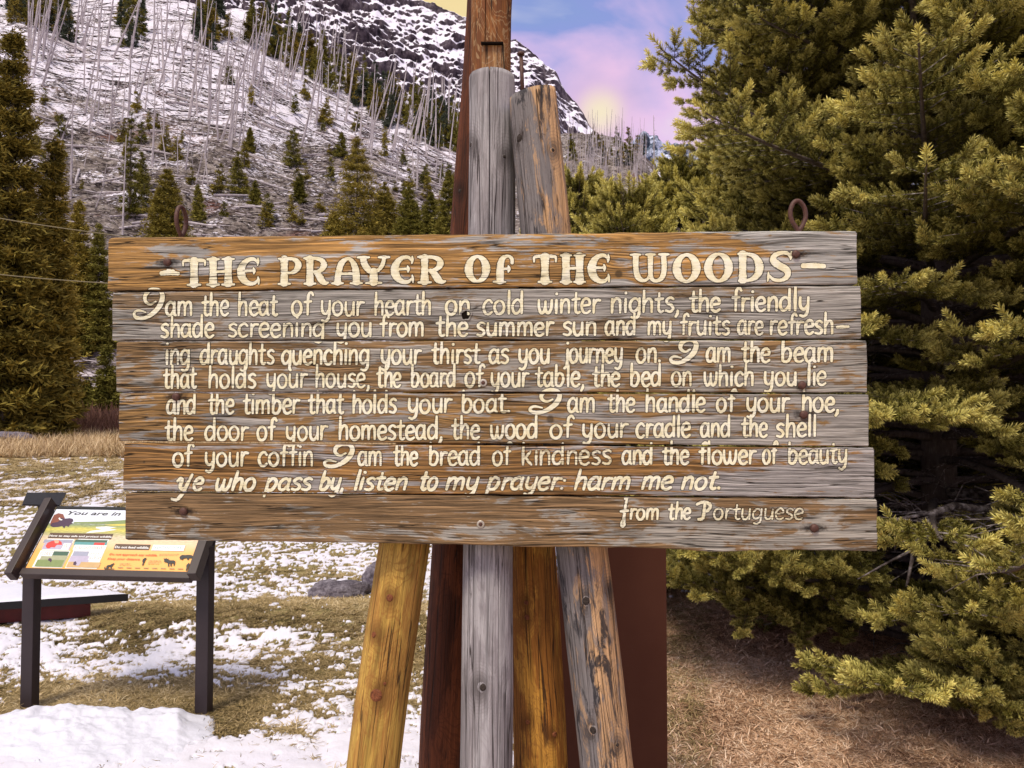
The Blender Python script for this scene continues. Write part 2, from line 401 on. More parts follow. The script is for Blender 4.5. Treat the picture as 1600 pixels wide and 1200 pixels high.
def az_samples():
    core = np.linspace(-.72, .72, 820)
    rest = np.concatenate([np.linspace(.72, 2 * pi - .72, 90)[1:-1]])
    return np.concatenate([core, rest])
azs = az_samples()
inv = np.linspace(1 / 2.6, 1 / 30., 400)
rad = np.concatenate([[.02, .4, .9, 1.4, 1.8, 2.2], 1 / inv, np.geomspace(31, 60, 30), np.geomspace(70, 9000, 26)])
AZ, RD = np.meshgrid(azs, rad)
gxx = RD * np.sin(AZ); gyy = RD * np.cos(AZ)
sm, sc_ = snow_mask(gxx, gyy)
gzz = ground_h(gxx, gyy)
near = 1 - sstep(12, 26, RD)
bumpy = (fbm(gxx * 14, gyy * 14, 3, 51) - .5)
gzz = gzz + near * (sm * .020 + sm * (fbm(gxx * 6, gyy * 6, 3, 52) - .5) * .03 + (1 - sm) * bumpy * .03)
gzz = np.where(RD > 60, gzz - .8 * sstep(60, 120, RD), gzz)
litter = sstep(930, 1060, proj(gxx, np.maximum(gyy, .3), np.zeros_like(gxx))[0]) * (1 - sstep(9, 14, RD))
straw = np.exp(-((RD - 36) / 9) ** 2)
nr, nc = RD.shape
idx = np.arange(nr * nc).reshape(nr, nc)
a_ = idx[:-1, :]; b_ = np.roll(idx, -1, axis=1)[:-1, :]; c_ = np.roll(idx, -1, axis=1)[1:, :]; d_ = idx[1:, :]
GF = np.stack([a_.ravel(), d_.ravel(), c_.ravel(), b_.ravel()], 1)
GV = np.stack([gxx.ravel(), gyy.ravel(), gzz.ravel()], 1)

t = NT('snowy_ground', .75, .2)
v = t.coord()
n1 = t.noise(v, 9, 5, .65); n2 = t.noise(v, 60, 4, .7); n3 = t.noise(v, 2.2, 3, .5)
far_d = t.sep(v)[1]
grass_c = t.ramp(t.m('ADD', t.m('MULTIPLY', n1, .6), t.m('MULTIPLY', n2, .4)), [(.30, (.040, .034, .014)), (.44, (.15, .125, .045)), (.56, (.30, .23, .10)), (.70, (.52, .40, .21))])
lit_c = t.ramp(t.m('ADD', t.m('MULTIPLY', n1, .5), t.m('MULTIPLY', n2, .5)), [(.30, (.04, .02, .012)), (.47, (.22, .115, .065)), (.56, (.52, .33, .19)), (.70, (.78, .56, .38))])
c = t.mix(t.attr('litter'), grass_c, lit_c)
c = t.mix(t.m('MULTIPLY', t.attr('straw'), .8), c, (.50, .36, .19))
snow_c = t.mix(t.rng(n3, .3, .7), (.69, .66, .75), (.76, .73, .80))
edge = t.m('ADD', t.attr('snow'), t.m('MULTIPLY', t.m('SUBTRACT', n2, .5), 1.3))
fac = t.rng(edge, .34, .62, 0, 1)
c = t.mix(fac, c, snow_c)
t.color(c); t.setin('Roughness', t.rng(fac, 0, 1, .95, .6)); t.bump(t.m('ADD', n2, t.m('MULTIPLY', n1, .6)), .35, .012)
M_GROUND = t.mat
gme = mesh_np('ground', GV, GF, [M_GROUND], smooth=True)
attr(gme, 'snow', sm); attr(gme, 'litter', litter); attr(gme, 'straw', straw)
tag(mobj('ground', gme), kind='structure', label='flat meadow ground with patchy snow over dry grass')

# ---- burnt hillside
pxs = np.concatenate([np.linspace(-1500, -60, 40), np.linspace(-50, 1120, 520), np.linspace(1140, 3200, 40)])
Ysl = np.concatenate([np.linspace(56, 112, 60), np.geomspace(113, 420, 300)])
PX, YY = np.meshgrid(pxs, Ysl)
sz = slope_z(PX, YY); sx = (PX - CX) / FPX * YY
fallen = (fbm(sx * .55 + YY * .3, YY * 1.5 - sx * .35, 3, 61, .65) - .5)
sz = sz + sstep(60, 90, YY) * fallen * 1.1
nr, nc = PX.shape; idx = np.arange(nr * nc).reshape(nr, nc)
SF = np.stack([idx[:-1, :-1].ravel(), idx[:-1, 1:].ravel(), idx[1:, 1:].ravel(), idx[1:, :-1].ravel()], 1)
t = NT('burnt_hillside', .9, .1); v = t.coord(); p = t.sep(v)
n1 = t.noise(t.mapv(v, (1, 1, 1)), .11, 5, .6); 
st = t.noise(t.mapv(v, (.42, 1.1, 1.9), (0, 0, 0), (0, .5, 0)), .95, 6, .78, .5)
fine = t.noise(v, 1.6, 4, .75)
hgt = t.m('SUBTRACT', t.rng(p[2], 20, 88, -.13, .05), t.rng(p[0], 6, 16, 0, .13))
s = t.m('ADD', t.m('ADD', t.m('MULTIPLY', st, .55), t.m('MULTIPLY', fine, .45)), t.m('ADD', hgt, t.m('MULTIPLY', t.m('SUBTRACT', n1, .5), .55)))
snow = t.rng(s, .475, .53, 0, 1)
earth = t.ramp(t.noise(v, .35, 5, .7), [(.32, (.035, .026, .024)), (.46, (.13, .103, .092)), (.55, (.26, .215, .195)), (.68, (.40, .345, .32))])
red = t.rng(t.noise(v, .06, 5, .65), .56, .66)
earth = t.mix(t.m('MULTIPLY', red, .7), earth, (.15, .055, .04))
dk = t.rng(t.noise(t.mapv(v, (1, 1, 1.6)), 1.1, 4, .8), .40, .48, .25, 1)
earth = t.mix(1, earth, t.comb(dk, dk, dk), 'MULTIPLY')
c = t.mix(snow, earth, (.76, .71, .79))
t.color(c); t.bump(t.m('ADD', st, fine), .6, .6)
hme = mesh_np('hillside', np.stack([sx.ravel(), YY.ravel(), sz.ravel()], 1), SF, [t.mat], smooth=True)
tag(mobj('hillside', hme), kind='structure', label='steep burnt hillside streaked with snow and fallen logs')

# ---- rocky mountain behind it
MSKY = lerp_tab([(-2500, -500), (-400, -420), (200, -190), (450, -90), (560, -45), (610, -22), (640, -4), (680, 6), (705, 14), (722, 24), (740, 34), (780, 52), (806, 62), (822, 76), (838, 84), (856, 106), (868, 112), (884, 142), (900, 160), (912, 174), (922, 196), (936, 212), (1000, 250), (1100, 300), (2500, 420)])
pxs = np.concatenate([np.linspace(-2500, 300, 50), np.linspace(305, 1010, 470), np.linspace(1020, 2500, 20)])
ks = np.linspace(0, 1.12, 330)
PX, K = np.meshgrid(pxs, ks)
YM = 430 + 620 * K
ytop = MSKY(PX) + (fbm(PX / 14, PX * 0, 4, 3) - .5) * 12
ybase = np.full_like(PX, 380.)
kk = np.clip(K, 0, 1)
mz = z_of(PX, ybase + (ytop - ybase) * kk, YM)
mx_ = (PX - CX) / FPX * YM
mz = np.where(K > 1, mz - (K - 1) * 900, mz)
ridg = 1 - np.abs(2 * fbm(mx_ / 60 + mz / 160, mz / 42 - mx_ / 120, 5, 91, .55) - 1)
cliff = ridg * 34 - 17 + (fbm(mx_ / 14, mz / 11, 4, 95, .6) - .5) * 18
wz = np.sin(np.clip(kk, 0, 1) * pi) ** .4
YM2 = YM + cliff * 1.6 * wz
mx2 = mx_
nr, nc = PX.shape; idx = np.arange(nr * nc).reshape(nr, nc)
MF = np.stack([idx[:-1, :-1].ravel(), idx[:-1, 1:].ravel(), idx[1:, 1:].ravel(), idx[1:, :-1].ravel()], 1)
t = NT('rocky_mountain', .9, .1); v = t.coord()
g = t.n('NewGeometry').outputs['Normal']; nzc = t.sep(g)[2]
a = t.noise(t.mapv(v, (1, 1, 1.0), (0, 0, 0), (0, .5, 0)), .0085, 6, .62, .35); b = t.noise(v, .055, 6, .80, .2)
s = t.m('ADD', t.m('ADD', t.m('MULTIPLY', a, .87), t.m('MULTIPLY', b, .30)), t.m('MULTIPLY', nzc, .36))
snow = t.rng(s, .69, .74)
rock = t.ramp(t.noise(t.mapv(v, (1, 1, .5)), .11, 5, .7), [(.34, (.022, .016, .024)), (.52, (.085, .065, .08)), (.7, (.20, .17, .18))])
t.color(t.mix(snow, rock, (.80, .76, .86))); t.bump(b, .5, 4)
mme = mesh_np('mountain', np.stack([mx2.ravel(), YM2.ravel(), mz.ravel()], 1), MF, [t.mat], smooth=False)
tag(mobj('mountain', mme), kind='structure', label='rocky snow covered mountain behind the burnt hillside')

# ---- far ridge
FSKY = lerp_tab([(-3000, 300), (800, 290), (960, 240), (988, 222), (1004, 213), (1030, 216), (1060, 226), (1100, 233), (1160, 240), (1400, 215), (1800, 180), (3500, 250)])
pxs = np.concatenate([np.linspace(-3000, 900, 30), np.linspace(905, 1250, 300), np.linspace(1260, 3500, 50)])
ks = np.linspace(0, 1.05, 80)
PX, K = np.meshgrid(pxs, ks)
YM = 1500 + 1400 * K
ytop = FSKY(PX) + (fbm(PX / 9, PX * 0, 4, 13) - .5) * 8
mz = z_of(PX, 600 + (ytop - 600) * np.clip(K, 0, 1), YM); mz = np.where(K > 1, mz - (K - 1) * 3000, mz)
fx = (PX - CX) / FPX * YM
YM = YM + (fbm(fx / 60, mz / 40, 4, 17) - .5) * 200
nr, nc = PX.shape; idx = np.arange(nr * nc).reshape(nr, nc)
MF = np.stack([idx[:-1, :-1].ravel(), idx[:-1, 1:].ravel(), idx[1:, 1:].ravel(), idx[1:, :-1].ravel()], 1)
t = NT('far_ridge', .9, .1); v = t.coord()
a = t.noise(t.mapv(v, (1, 1, 1.3), (0, 0, 0), (0, .6, 0)), .012, 5, .7, .6); b = t.noise(v, .06, 5, .8)
s = t.m('ADD', t.m('MULTIPLY', a, .5), t.m('MULTIPLY', b, .5))
t.color(t.mix(t.rng(s, .46, .56), (.05, .075, .11), (.62, .66, .86)))  # blue of the distant air haze mixed into forest and snow colours
fme = mesh_np('far_mountain_ridge', np.stack([fx.ravel(), YM.ravel(), mz.ravel()], 1), MF, [t.mat])
tag(mobj('far_mountain_ridge', fme), kind='structure', label='distant bluish ridge dusted with snow')
# ============================================================ the painted wooden sign
SG0 = Vector((0, 2.10, 0)); SGA = math.atan(-.0565)
EX = Vector((cos(SGA), sin(SGA), 0)); NS = Vector((sin(SGA), -cos(SGA), 0))      # NS faces the viewer
def SL(px, py):
    P = on_plane(px, py, SG0, NS); return ((P - SG0).dot(EX), P.z)
sign = empty('wooden_sign', SG0, SGA)
tag(sign, 'large weathered six board sign painted with a cream coloured poem about the woods', 'sign')
# corners in the photograph: left x, left top y, left bottom y, right x, right top y, right bottom y
BOARDS = [
    (169.5, 371.0, 454.0, 1338.8, 359.5, 443.6), (175.2, 456.3, 531.5, 1345.6, 445.5, 529.0),
    (182.4, 533.6, 612.0, 1354.2, 531.0, 613.6), (185.6, 613.8, 689.6, 1357.2, 615.4, 697.6),
    (193.4, 692.0, 767.6, 1365.8, 699.6, 778.0), (196.3, 769.8, 844.5, 1369.8, 780.2, 860.6)]
BW = [dict(grey=.40, greyright=1.5, psc=(3.0, 20.0)), dict(grey=.95, greyright=.2, psc=(2.0, 11.0)), dict(grey=.62, greyright=.5, psc=(5.0, 24.0)),
      dict(grey=.58, greyright=1.2, psc=(4.2, 30.0)), dict(grey=.38, greyright=1.5, psc=(1.8, 22.0)), dict(grey=.34, greyright=1.0, psc=(4.6, 14.0))]
BT = [((.50, .275, .09), (.30, .175, .07), (.40, .38, .35)), ((.33, .225, .125), (.20, .14, .085), (.36, .335, .30)), ((.35, .212, .095), (.20, .128, .065), (.36, .33, .285)),
      ((.40, .23, .085), (.22, .135, .062), (.36, .33, .295)), ((.39, .205, .068), (.22, .122, .05), (.365, .335, .315)), ((.30, .185, .09), (.18, .115, .06), (.34, .31, .265))]
BOLTS = [(0, 262, 410), (0, 1243, 397.5), (3, 275, 620), (2, 1253, 602), (3, 1256, 648), (5, 287, 799), (5, 1272, 825)]
SCREWS = [(2, 755, 598), (5, 751, 819)]
KN = [[(967, 428, .030, .020)], [(728, 490, .020, .012)], [(1180, 560, .035, .010)], [(860, 655, .03, .008)], [(1198, 700, .014, .01), (225, 722, .012, .006)], [(1120, 800, .02, .006)]]
ends = []
for (xl, tl, bl, xr, tr, br) in BOARDS:
    a, b = SL(xl, tl), SL(xl, bl); c, d = SL(xr, tr), SL(xr, br)
    ends.append((a[0], c[0], a[1], b[1], c[1], d[1]))       # ul, ur, top-left z, bottom-left z, top-right z, bottom-right z
DEP = [0.000, .0025, .0005, .002, 0.001, .0]
def edge_line(i, top):
    ul, ur, tl, bl, tr, br = ends[i]
    z0, z1 = (tl, tr) if top else (bl, br)
    k = (z1 - z0) / (ur - ul); return (k, z0 - k * ul)      # z = k u + c
M_RUST = plain('rusty_iron', (.085, .035, .024), .6, .4, .35, 160)
M_SCREW = plain('zinc_washer', (.55, .50, .42), .4, .5, .2, 200, .6)
M_DARK_FILL = plain('near_black_fill', (.012, .008, .006), .95, .05, .3, 200)
boards = []; board_paint = []
def wood_mats(i):
    ul, ur, tl, bl, tr, br = ends[i]; zc = (tl + bl + tr + br) / 4
    kn = []
    for (px, py, r, a) in KN[i]:
        q = SL(px, py); kn.append((q[0], q[1] - zc, r, a))
    def stained(t, c):
        p = t.sep(t.coord())
        for (bi, px, py) in BOLTS:
            if bi != i: continue
            q = SL(px, py)
            du = t.m('DIVIDE', t.m('SUBTRACT', p[0], q[0]), .034); dv = t.m('DIVIDE', t.m('SUBTRACT', p[2], q[1] - zc), .011)
            r = t.m('ADD', t.m('POWER', du, 2.0), t.m('POWER', dv, 2.0))
            r = t.m('ADD', r, t.m('MULTIPLY', t.m('SUBTRACT', t.noise(t.coord(), 120, 3), .5), 2.2))
            c = t.mix(t.rng(r, .1, 1.5, .9, 0), c, (.016, .010, .009))
        return c
    # patches of hand-placed blackening where the wood is open
    t = NT('weathered_plank', .82, .18)
    c, h, g1, g2, crk = board_wood(t, i * 1.7 + .4, knots=kn, tints=BT[i], **BW[i])
    c = stained(t, c)
    t.color(c); t.bump(h, .9, .004)
    wood = t.mat
    t = NT('cream_paint', .62, .3)
    c, h, g1, g2, crk = board_wood(t, i * 1.7 + .4, knots=kn, tints=BT[i], **BW[i])
    c = t.mix(.35, c, (.05, .035, .02))
    p = t.sep(t.coord())
    n = t.noise(t.comb(t.m('MULTIPLY', p[0], 38.0), t.m('MULTIPLY', p[2], 330.0), i * 2.0), 1, 4, .65)
    n = t.m('ADD', t.m('MULTIPLY', n, .7), t.m('MULTIPLY', g2, .3))
    thr = t.m('MULTIPLY', t.attr('wear'), .20)
    ed = t.m('MULTIPLY', t.m('POWER', t.attr('edge'), 3.0), t.rng(t.noise(t.comb(t.m('MULTIPLY', p[0], 220.0), t.m('MULTIPLY', p[2], 420.0), 1.0), 1, 3, .7), .4, .62, 0, .20))
    thr = t.m('ADD', thr, ed)
    f = t.rng(t.m('SUBTRACT', n, thr), .23, .31)
    f = t.m('MULTIPLY', f, t.m('SUBTRACT', 1.0, t.m('MULTIPLY', crk, .8)))
    tone = t.noise(t.coord(), 28, 4, .6)
    pc = t.ramp(tone, [(.35, (.84, .74, .46)), (.5, (.93, .87, .62)), (.65, (.94, .90, .72))])
    gk = t.rng(g1, .3, .6, .80, 1.04); pc = t.mix(1, pc, t.comb(gk, gk, gk), 'MULTIPLY')
    t.color(t.mix(f, c, pc)); t.bump(t.m('ADD', h, t.m('MULTIPLY', f, .5)), .6, .003)
    paint = t.mat
    t = NT('letter_edge_shade', .85, .15)  # dark outline: relief shading of the letters painted into the wood colour
    c, h, g1, g2, crk = board_wood(t, i * 1.7 + .4, knots=kn, tints=BT[i], **BW[i])
    t.color(t.mix(t.rng(g1, .35, .6, .92, .75), c, (.022, .013, .008))); t.bump(h, .9, .004)
    return wood, paint, t.mat
wm = [wood_mats(i) for i in range(6)]
for i, (ul, ur, tl, bl, tr, br) in enumerate(ends):
    zc = (tl + bl + tr + br) / 4; nx = 220; D = .036
    rr = random.Random(30 + i)
    us = np.linspace(0, 1, nx + 1)
    us = np.concatenate([[0, .0008, .002, .004, .0065], us[2:-2], [.9935, .996, .998, .9992, 1]])
    nt_ = fbm(us * 40, us * 0 + i, 4, 200 + i) - .5; nb_ = fbm(us * 40, us * 0 + i + 9, 4, 220 + i) - .5
    amp = .0035
    zt = tl + (tr - tl) * us + nt_ * amp - .0006; zb = bl + (br - bl) * us + nb_ * amp + .0006
    if i == 5:   # worn lower edge
        zb = zb + .010 * (fbm(us * 3.2, us * 0 + 2, 3, 250) - .42) - .006 * np.exp(-((us - .80) / .06) ** 2)
    if i == 0: zt = zt + .003 * (fbm(us * 5, us * 0, 3, 251) - .5)
    crad = [.010, .003, .003, .003, .003, .012][i]
    dul = us * (ur - ul); dur = (1 - us) * (ur - ul)
    def cut(d, r): return np.where(d < r, r - np.sqrt(np.maximum(r * r - (r - d) ** 2, 0)), 0)
    cl = cut(dul, crad) * .55 + cut(dur, .003); zt = zt - cl * (1 if i == 0 else .5); zb = zb + cl * (1 if i == 5 else .5)
    bev = .0035 if i else .007
    prof = [(0, 0, D), (0, 0, .004), (.0012, 0, .0012), (.0035, 0, 0)] + [(0, f, 0) for f in (.25, .5, .75)] + [(-.0035 if i else -.009, 1, 0), (-.0012 if i else -.003, 1, .0012), (0, 1, .004 if i else .006), (0, 1, D)]
    V = []; npf = len(prof)
    for k, uu in enumerate(us):
        endw = (fbm(np.array([0.]), np.array([0.]), 1, 1)[0])
        for (off, f, y) in prof:
            z = zb[k] + (zt[k] - zb[k]) * f + off
            jx = 0
            if k == 0 or k == len(us) - 1: jx = (vnoise(np.array([z * 160.]), np.array([i * 3. + k]), 5)[0] - .5) * .004
            V.append((ul + uu * (ur - ul) + jx, y + DEP[i] + (.002 if (k in (0, len(us) - 1) and y < D) else 0), z - zc))
    n = len(us)
    F = [(k * npf + j, (k + 1) * npf + j, (k + 1) * npf + (j + 1) % npf, k * npf + (j + 1) % npf) for k in range(n - 1) for j in range(npf)]
    me = bpy.data.meshes.new('board'); me.from_pydata(V, [], F + [tuple(range(npf)), tuple(range((n - 1) * npf + npf - 1, (n - 1) * npf - 1, -1))])
    me.materials.append(wm[i][0]); me.update()
    o = mobj('board', me, sign); o.location = (0, 0, zc); boards.append(o)
tag(boards[0], label='top board carrying the title in capitals'); tag(boards[5], label='plain bottom board with the source line')
for (bi, px, py) in BOLTS:
    q = SL(px, py); zc = boards[bi].location.z; b = MB()
    b.disc_dome((q[0], DEP[bi] - .0005, q[1] - zc), (0, -1, 0), .0112, .0085, 18)
    b.build('bolt', M_RUST, boards[bi], True)
for (bi, px, py) in SCREWS:
    q = SL(px, py); zc = boards[bi].location.z; b = MB()
    b.disc_dome((q[0], DEP[bi] - .0004, q[1] - zc), (0, -1, 0), .0105, .0022, 20, prof=((1, 0), (1, .8), (.9, 1), (.55, .8)))
    b.disc_dome((q[0], DEP[bi] - .0022, q[1] - zc), (0, -1, 0), .0055, .0032, 14, 1)
    b.disc_dome((q[0] + .0008, DEP[bi] - .0050, q[1] - zc), (0, -1, 0), .0019, .0004, 8, 1)
    b.build('screw', [M_SCREW, M_RUST], boards[bi], True)
# knot hole in the second board, its inner shade painted as a near-black disc
q = SL(728, 490); zc = boards[1].location.z
V = []; F = []; NK = 22
rk = random.Random(3)
for ring, (r, y) in enumerate(((.0175, -.0004), (.0150, -.0030), (.0115, -.0026), (.0095, -.0008), (.0, -.0006))):
    for j in range(NK):
        a = 2 * pi * j / NK; jr = 1 + .16 * sin(a * 2 + 1) + .1 * sin(a * 5)
        V.append((q[0] + cos(a) * r * jr * .95, DEP[1] + y, q[1] - zc - .004 + sin(a) * r * jr * 1.15))
for ring in range(4):
    for j in range(NK): F.append((ring * NK + j, ring * NK + (j + 1) % NK, (ring + 1) * NK + (j + 1) % NK, (ring + 1) * NK + j))
me = bpy.data.meshes.new('knot_hole'); me.from_pydata(V, [], F); me.materials.append(wm[1][0]); me.materials.append(M_DARK_FILL)
me.polygons.foreach_set('material_index', [0] * (2 * NK) + [1] * (2 * NK)); me.update(); mobj('knot_hole', me, boards[1])

# ---- lettering ------------------------------------------------
# small letters: x-height 1, ascender 1.55; (advance, strokes). A stroke ends with 'c' when closed
G = {
 'a': (.86, [[(.66, .80), (.42, 1.0), (.16, .80), (.08, .40), (.22, .04), (.46, .08), (.64, .42)], [(.68, 1.0), (.66, .55), (.68, .12), (.80, .0)]]),
 'b': (.86, [[(.16, 1.62), (.15, .9), (.15, .06)], [(.16, .62), (.38, .98), (.64, .84), (.70, .45), (.54, .06), (.30, -.0), (.15, .10)]]),
 'c': (.74, [[(.66, .80), (.46, 1.0), (.20, .82), (.10, .45), (.22, .06), (.46, -.02), (.66, .14)]]),
 'd': (.88, [[(.66, .80), (.42, 1.0), (.16, .80), (.08, .40), (.22, .04), (.46, .06), (.66, .36)], [(.70, 1.62), (.69, .8), (.71, .02)]]),
 'e': (.78, [[(.14, .50), (.42, .53), (.64, .60), (.60, .88), (.40, 1.0), (.18, .84), (.09, .46), (.20, .08), (.44, -.02), (.68, .14)]]),
 'f': (.62, [[(.66, 1.42), (.52, 1.62), (.34, 1.45), (.30, 1.0), (.29, .02)], [(.06, .92), (.30, .95), (.54, .98)]]),
 'g': (.86, [[(.66, .80), (.42, 1.0), (.16, .80), (.08, .42), (.22, .06), (.46, .10), (.66, .40)], [(.70, 1.0), (.69, .3), (.66, -.22), (.44, -.46), (.18, -.38)]]),
 'h': (.84, [[(.16, 1.62), (.15, .8), (.14, .0)], [(.16, .55), (.36, .94), (.58, .94), (.66, .66), (.67, .0)]]),
 'i': (.38, [[(.19, .98), (.18, .5), (.19, .0)], [(.20, 1.40), (.20, 1.44)]]),
 'j': (.42, [[(.28, .98), (.27, .2), (.22, -.24), (.02, -.42)], [(.28, 1.40), (.28, 1.44)]]),
 'k': (.80, [[(.16, 1.6), (.15, .8), (.15, .0)], [(.62, .96), (.38, .62), (.18, .46)], [(.32, .56), (.48, .26), (.70, .0)]]),
 'l': (.38, [[(.19, 1.62), (.18, .8), (.19, .0)]]),
 'm': (1.24, [[(.14, .98), (.15, .5), (.14, .0)], [(.15, .60), (.34, .95), (.54, .92), (.60, .62), (.60, .0)], [(.60, .60), (.78, .95), (.98, .92), (1.05, .62), (1.06, .0)]]),
 'n': (.84, [[(.14, .98), (.15, .5), (.14, .0)], [(.15, .58), (.36, .96), (.58, .94), (.66, .66), (.67, .0)]]),
 'o': (.84, [[(.40, 1.0), (.16, .82), (.08, .46), (.20, .08), (.42, -.02), (.64, .14), (.72, .52), (.62, .86), (.42, 1.0)]]),
 'p': (.86, [[(.15, .98), (.16, .2), (.14, -.52)], [(.16, .62), (.38, .98), (.64, .84), (.70, .45), (.54, .06), (.30, -.0), (.16, .12)]]),
 'q': (.86, [[(.66, .80), (.42, 1.0), (.16, .80), (.08, .42), (.22, .06), (.46, .10), (.66, .40)], [(.70, 1.0), (.69, .2), (.66, -.30), (.76, -.46)]]),
 'r': (.62, [[(.15, .98), (.16, .5), (.15, .0)], [(.16, .58), (.34, .92), (.60, .92)]]),
 's': (.70, [[(.60, .88), (.40, 1.0), (.16, .84), (.20, .62), (.46, .46), (.58, .22), (.40, .0), (.10, .08)]]),
 't': (.62, [[(.30, 1.42), (.28, .8), (.28, .18), (.42, .0), (.58, .08)], [(.04, .94), (.30, .98), (.56, 1.0)]]),
 'u': (.84, [[(.14, .98), (.13, .4), (.24, .04), (.46, .02), (.64, .32)], [(.68, .98), (.67, .5), (.69, .0)]]),
 'w': (1.14, [[(.10, .98), (.12, .4), (.26, .02), (.46, .12), (.55, .50), (.56, .90)], [(.56, .5), (.62, .12), (.80, .02), (.96, .34), (1.0, .98)]]),
 'y': (.84, [[(.14, .98), (.13, .46), (.24, .14), (.46, .10), (.64, .38)], [(.68, .98), (.66, .3), (.60, -.22), (.38, -.46), (.14, -.38)]]),
 ',': (.34, [[(.20, .10), (.18, -.12), (.06, -.34)]]),
 '.': (.30, [[(.14, .06), (.16, .10)]]),
 ':': (.34, [[(.16, .06), (.17, .10)], [(.20, .74), (.21, .78)]]),
 '-': (.7, [[(.05, .5), (.65, .5)]]),
 'Y': (1.1, [[(-.10, .72), (.06, .95), (.22, .85), (.20, .35), (.36, .10), (.60, .22)], [(.86, 1.30), (.70, .6), (.52, -.25), (.24, -.78), (-.16, -.72)]]),
 'P': (1.05, [[(-.25, 1.45), (.10, 1.66), (.50, 1.62), (.78, 1.35), (.66, .90), (.40, .74)], [(.36, 1.6), (.34, .8), (.28, .10), (-.05, -.02)]]),
 'F': (.8, [[(.50, 1.95), (.40, 1.0), (.36, -.1), (.42, -.55), (.26, -.66), (.22, -.30), (.40, .05)], [(.02, .72), (.40, .76), (.70, .80)], [(.30, 1.92), (.55, 1.98)]]),
}
SWASH_I = [(.74, .60), (.56, .50), (.40, .62), (.42, .84), (.62, .99), (.86, .96), (.95, .76), (.86, .46), (.66, .22), (.38, .05), (.12, .06), (.04, .20), (.18, .30), (.42, .24)]
# (board line label, x-height px, slant, stroke px, words [(text, x0, x1)], baseline pts, wear)
LINES = [
 (21.5, .02, 5.2, [(258, 492.5), (560, 492), (830, 489.5), (1266, 484.5)], [('am', 258, 302), ('the', 314, 358), ('heat', 371, 434), ('of', 455, 487), ('your', 500, 569), ('hearth', 584, 675), ('on', 695, 735), ('cold', 754, 819), ('winter', 840, 938), ('nights,', 953, 1062), ('the', 1077, 1127), ('friendly', 1143, 1266)], .45),
 (20.5, .02, 5.0, [(250, 526.5), (690, 524.5), (1100, 522.5), (1306, 521.5)], [('shade', 250, 335), ('screening', 355, 508), ('you', 525, 582), ('from', 593, 664), ('the', 681, 732), ('summer', 744, 865), ('sun', 878, 933), ('and', 945, 994), ('my', 1011, 1051), ('fruits', 1062, 1141), ('are', 1152, 1194), ('refresh', 1202, 1304)], .5),
 (21.5, .03, 5.2, [(257, 569), (560, 568.5), (900, 566.5), (1303, 564.5)], [('ing', 257, 298), ('draughts', 312, 429), ('quenching', 439, 578), ('your', 594, 658), ('thirst', 674, 750), ('as', 763, 796), ('you', 809, 860), ('journey', 881, 974), ('on.', 993, 1033), ('am', 1103, 1143), ('the', 1158, 1204), ('beam', 1220, 1303)], .55),
 (21.0, .02, 5.0, [(255, 606), (700, 604), (1292, 601.5)], [('that', 255, 308), ('holds', 325, 401), ('your', 415, 480), ('house,', 492, 579), ('the', 588, 628), ('board', 641, 713), ('of', 726, 756), ('your', 766, 826), ('table,', 836, 914), ('the', 925, 970), ('bed', 984, 1034), ('on', 1048, 1082), ('which', 1099, 1179), ('you', 1193, 1246), ('lie', 1260, 1292)], .5),
 (21.0, .03, 5.2, [(259, 646.5), (750, 644), (1312, 642.5)], [('and', 259, 307), ('the', 324, 366), ('timber', 379, 468), ('that', 481, 537), ('holds', 549, 620), ('your', 636, 706), ('boat.', 720, 798), ('am', 886, 931), ('the', 949, 993), ('handle', 1008, 1103), ('of', 1119, 1149), ('your', 1165, 1234), ('hoe,', 1252, 1312)], .45),
 (21.0, .02, 5.0, [(257, 688), (640, 686), (960, 683), (1277, 682)], [('the', 257, 302), ('door', 319, 388), ('of', 401, 431), ('your', 446, 512), ('homestead,', 528, 692), ('the', 705, 750), ('wood', 765, 841), ('of', 859, 895), ('your', 909, 981), ('cradle', 993, 1080), ('and', 1094, 1142), ('the', 1158, 1200), ('shell', 1212, 1277)], .45),
 (21.0, .02, 5.0, [(269, 728), (760, 726), (1325, 723.5)], [('of', 269, 301), ('your', 319, 388), ('coffin', 403, 491), ('am', 558, 598), ('the', 614, 654), ('bread', 669, 751), ('of', 769, 799), ('kindness', 814, 956), ('and', 971, 1021), ('the', 1034, 1077), ('flower', 1091, 1182), ('of', 1191, 1215), ('beauty', 1230, 1325)], .5),
 (18.5, .34, 5.8, [(272, 766), (640, 765), (1130, 764)], [('Ye', 278, 318), ('who', 337, 400), ('pass', 415, 488), ('by,', 499, 540), ('listen', 553, 638), ('to', 656, 685), ('my', 697, 749), ('prayer:', 762, 884), ('harm', 898, 986), ('me', 1003, 1052), ('not.', 1066, 1128)], .5),
 (16.0, .10, 4.6, [(968, 811), (1256, 811)], [('From', 968, 1030), ('the', 1043, 1080), ('Portuguese', 1092, 1256)], .5),
]
TITLE = [
 ('T', 285, 322), ('H', 324, 366), ('E', 371, 407), ('P', 435, 471), ('R', 475, 514), ('A', 520, 564), ('Y', 561, 607), ('E', 611, 648), ('R', 653, 697),
 ('O', 727, 765), ('F', 769, 803), ('T', 833, 870), ('H', 876, 914), ('E', 919, 954), ('W', 985, 1045), ('O', 1051, 1094), ('O', 1100, 1145), ('D', 1150, 1193), ('S', 1198, 1239)]
def serif(x, y, w=.40, th=.09): return ([(x - w / 2, y), (x, y), (x + w / 2, y)], [th * .8, th * 1.3, th * .8])
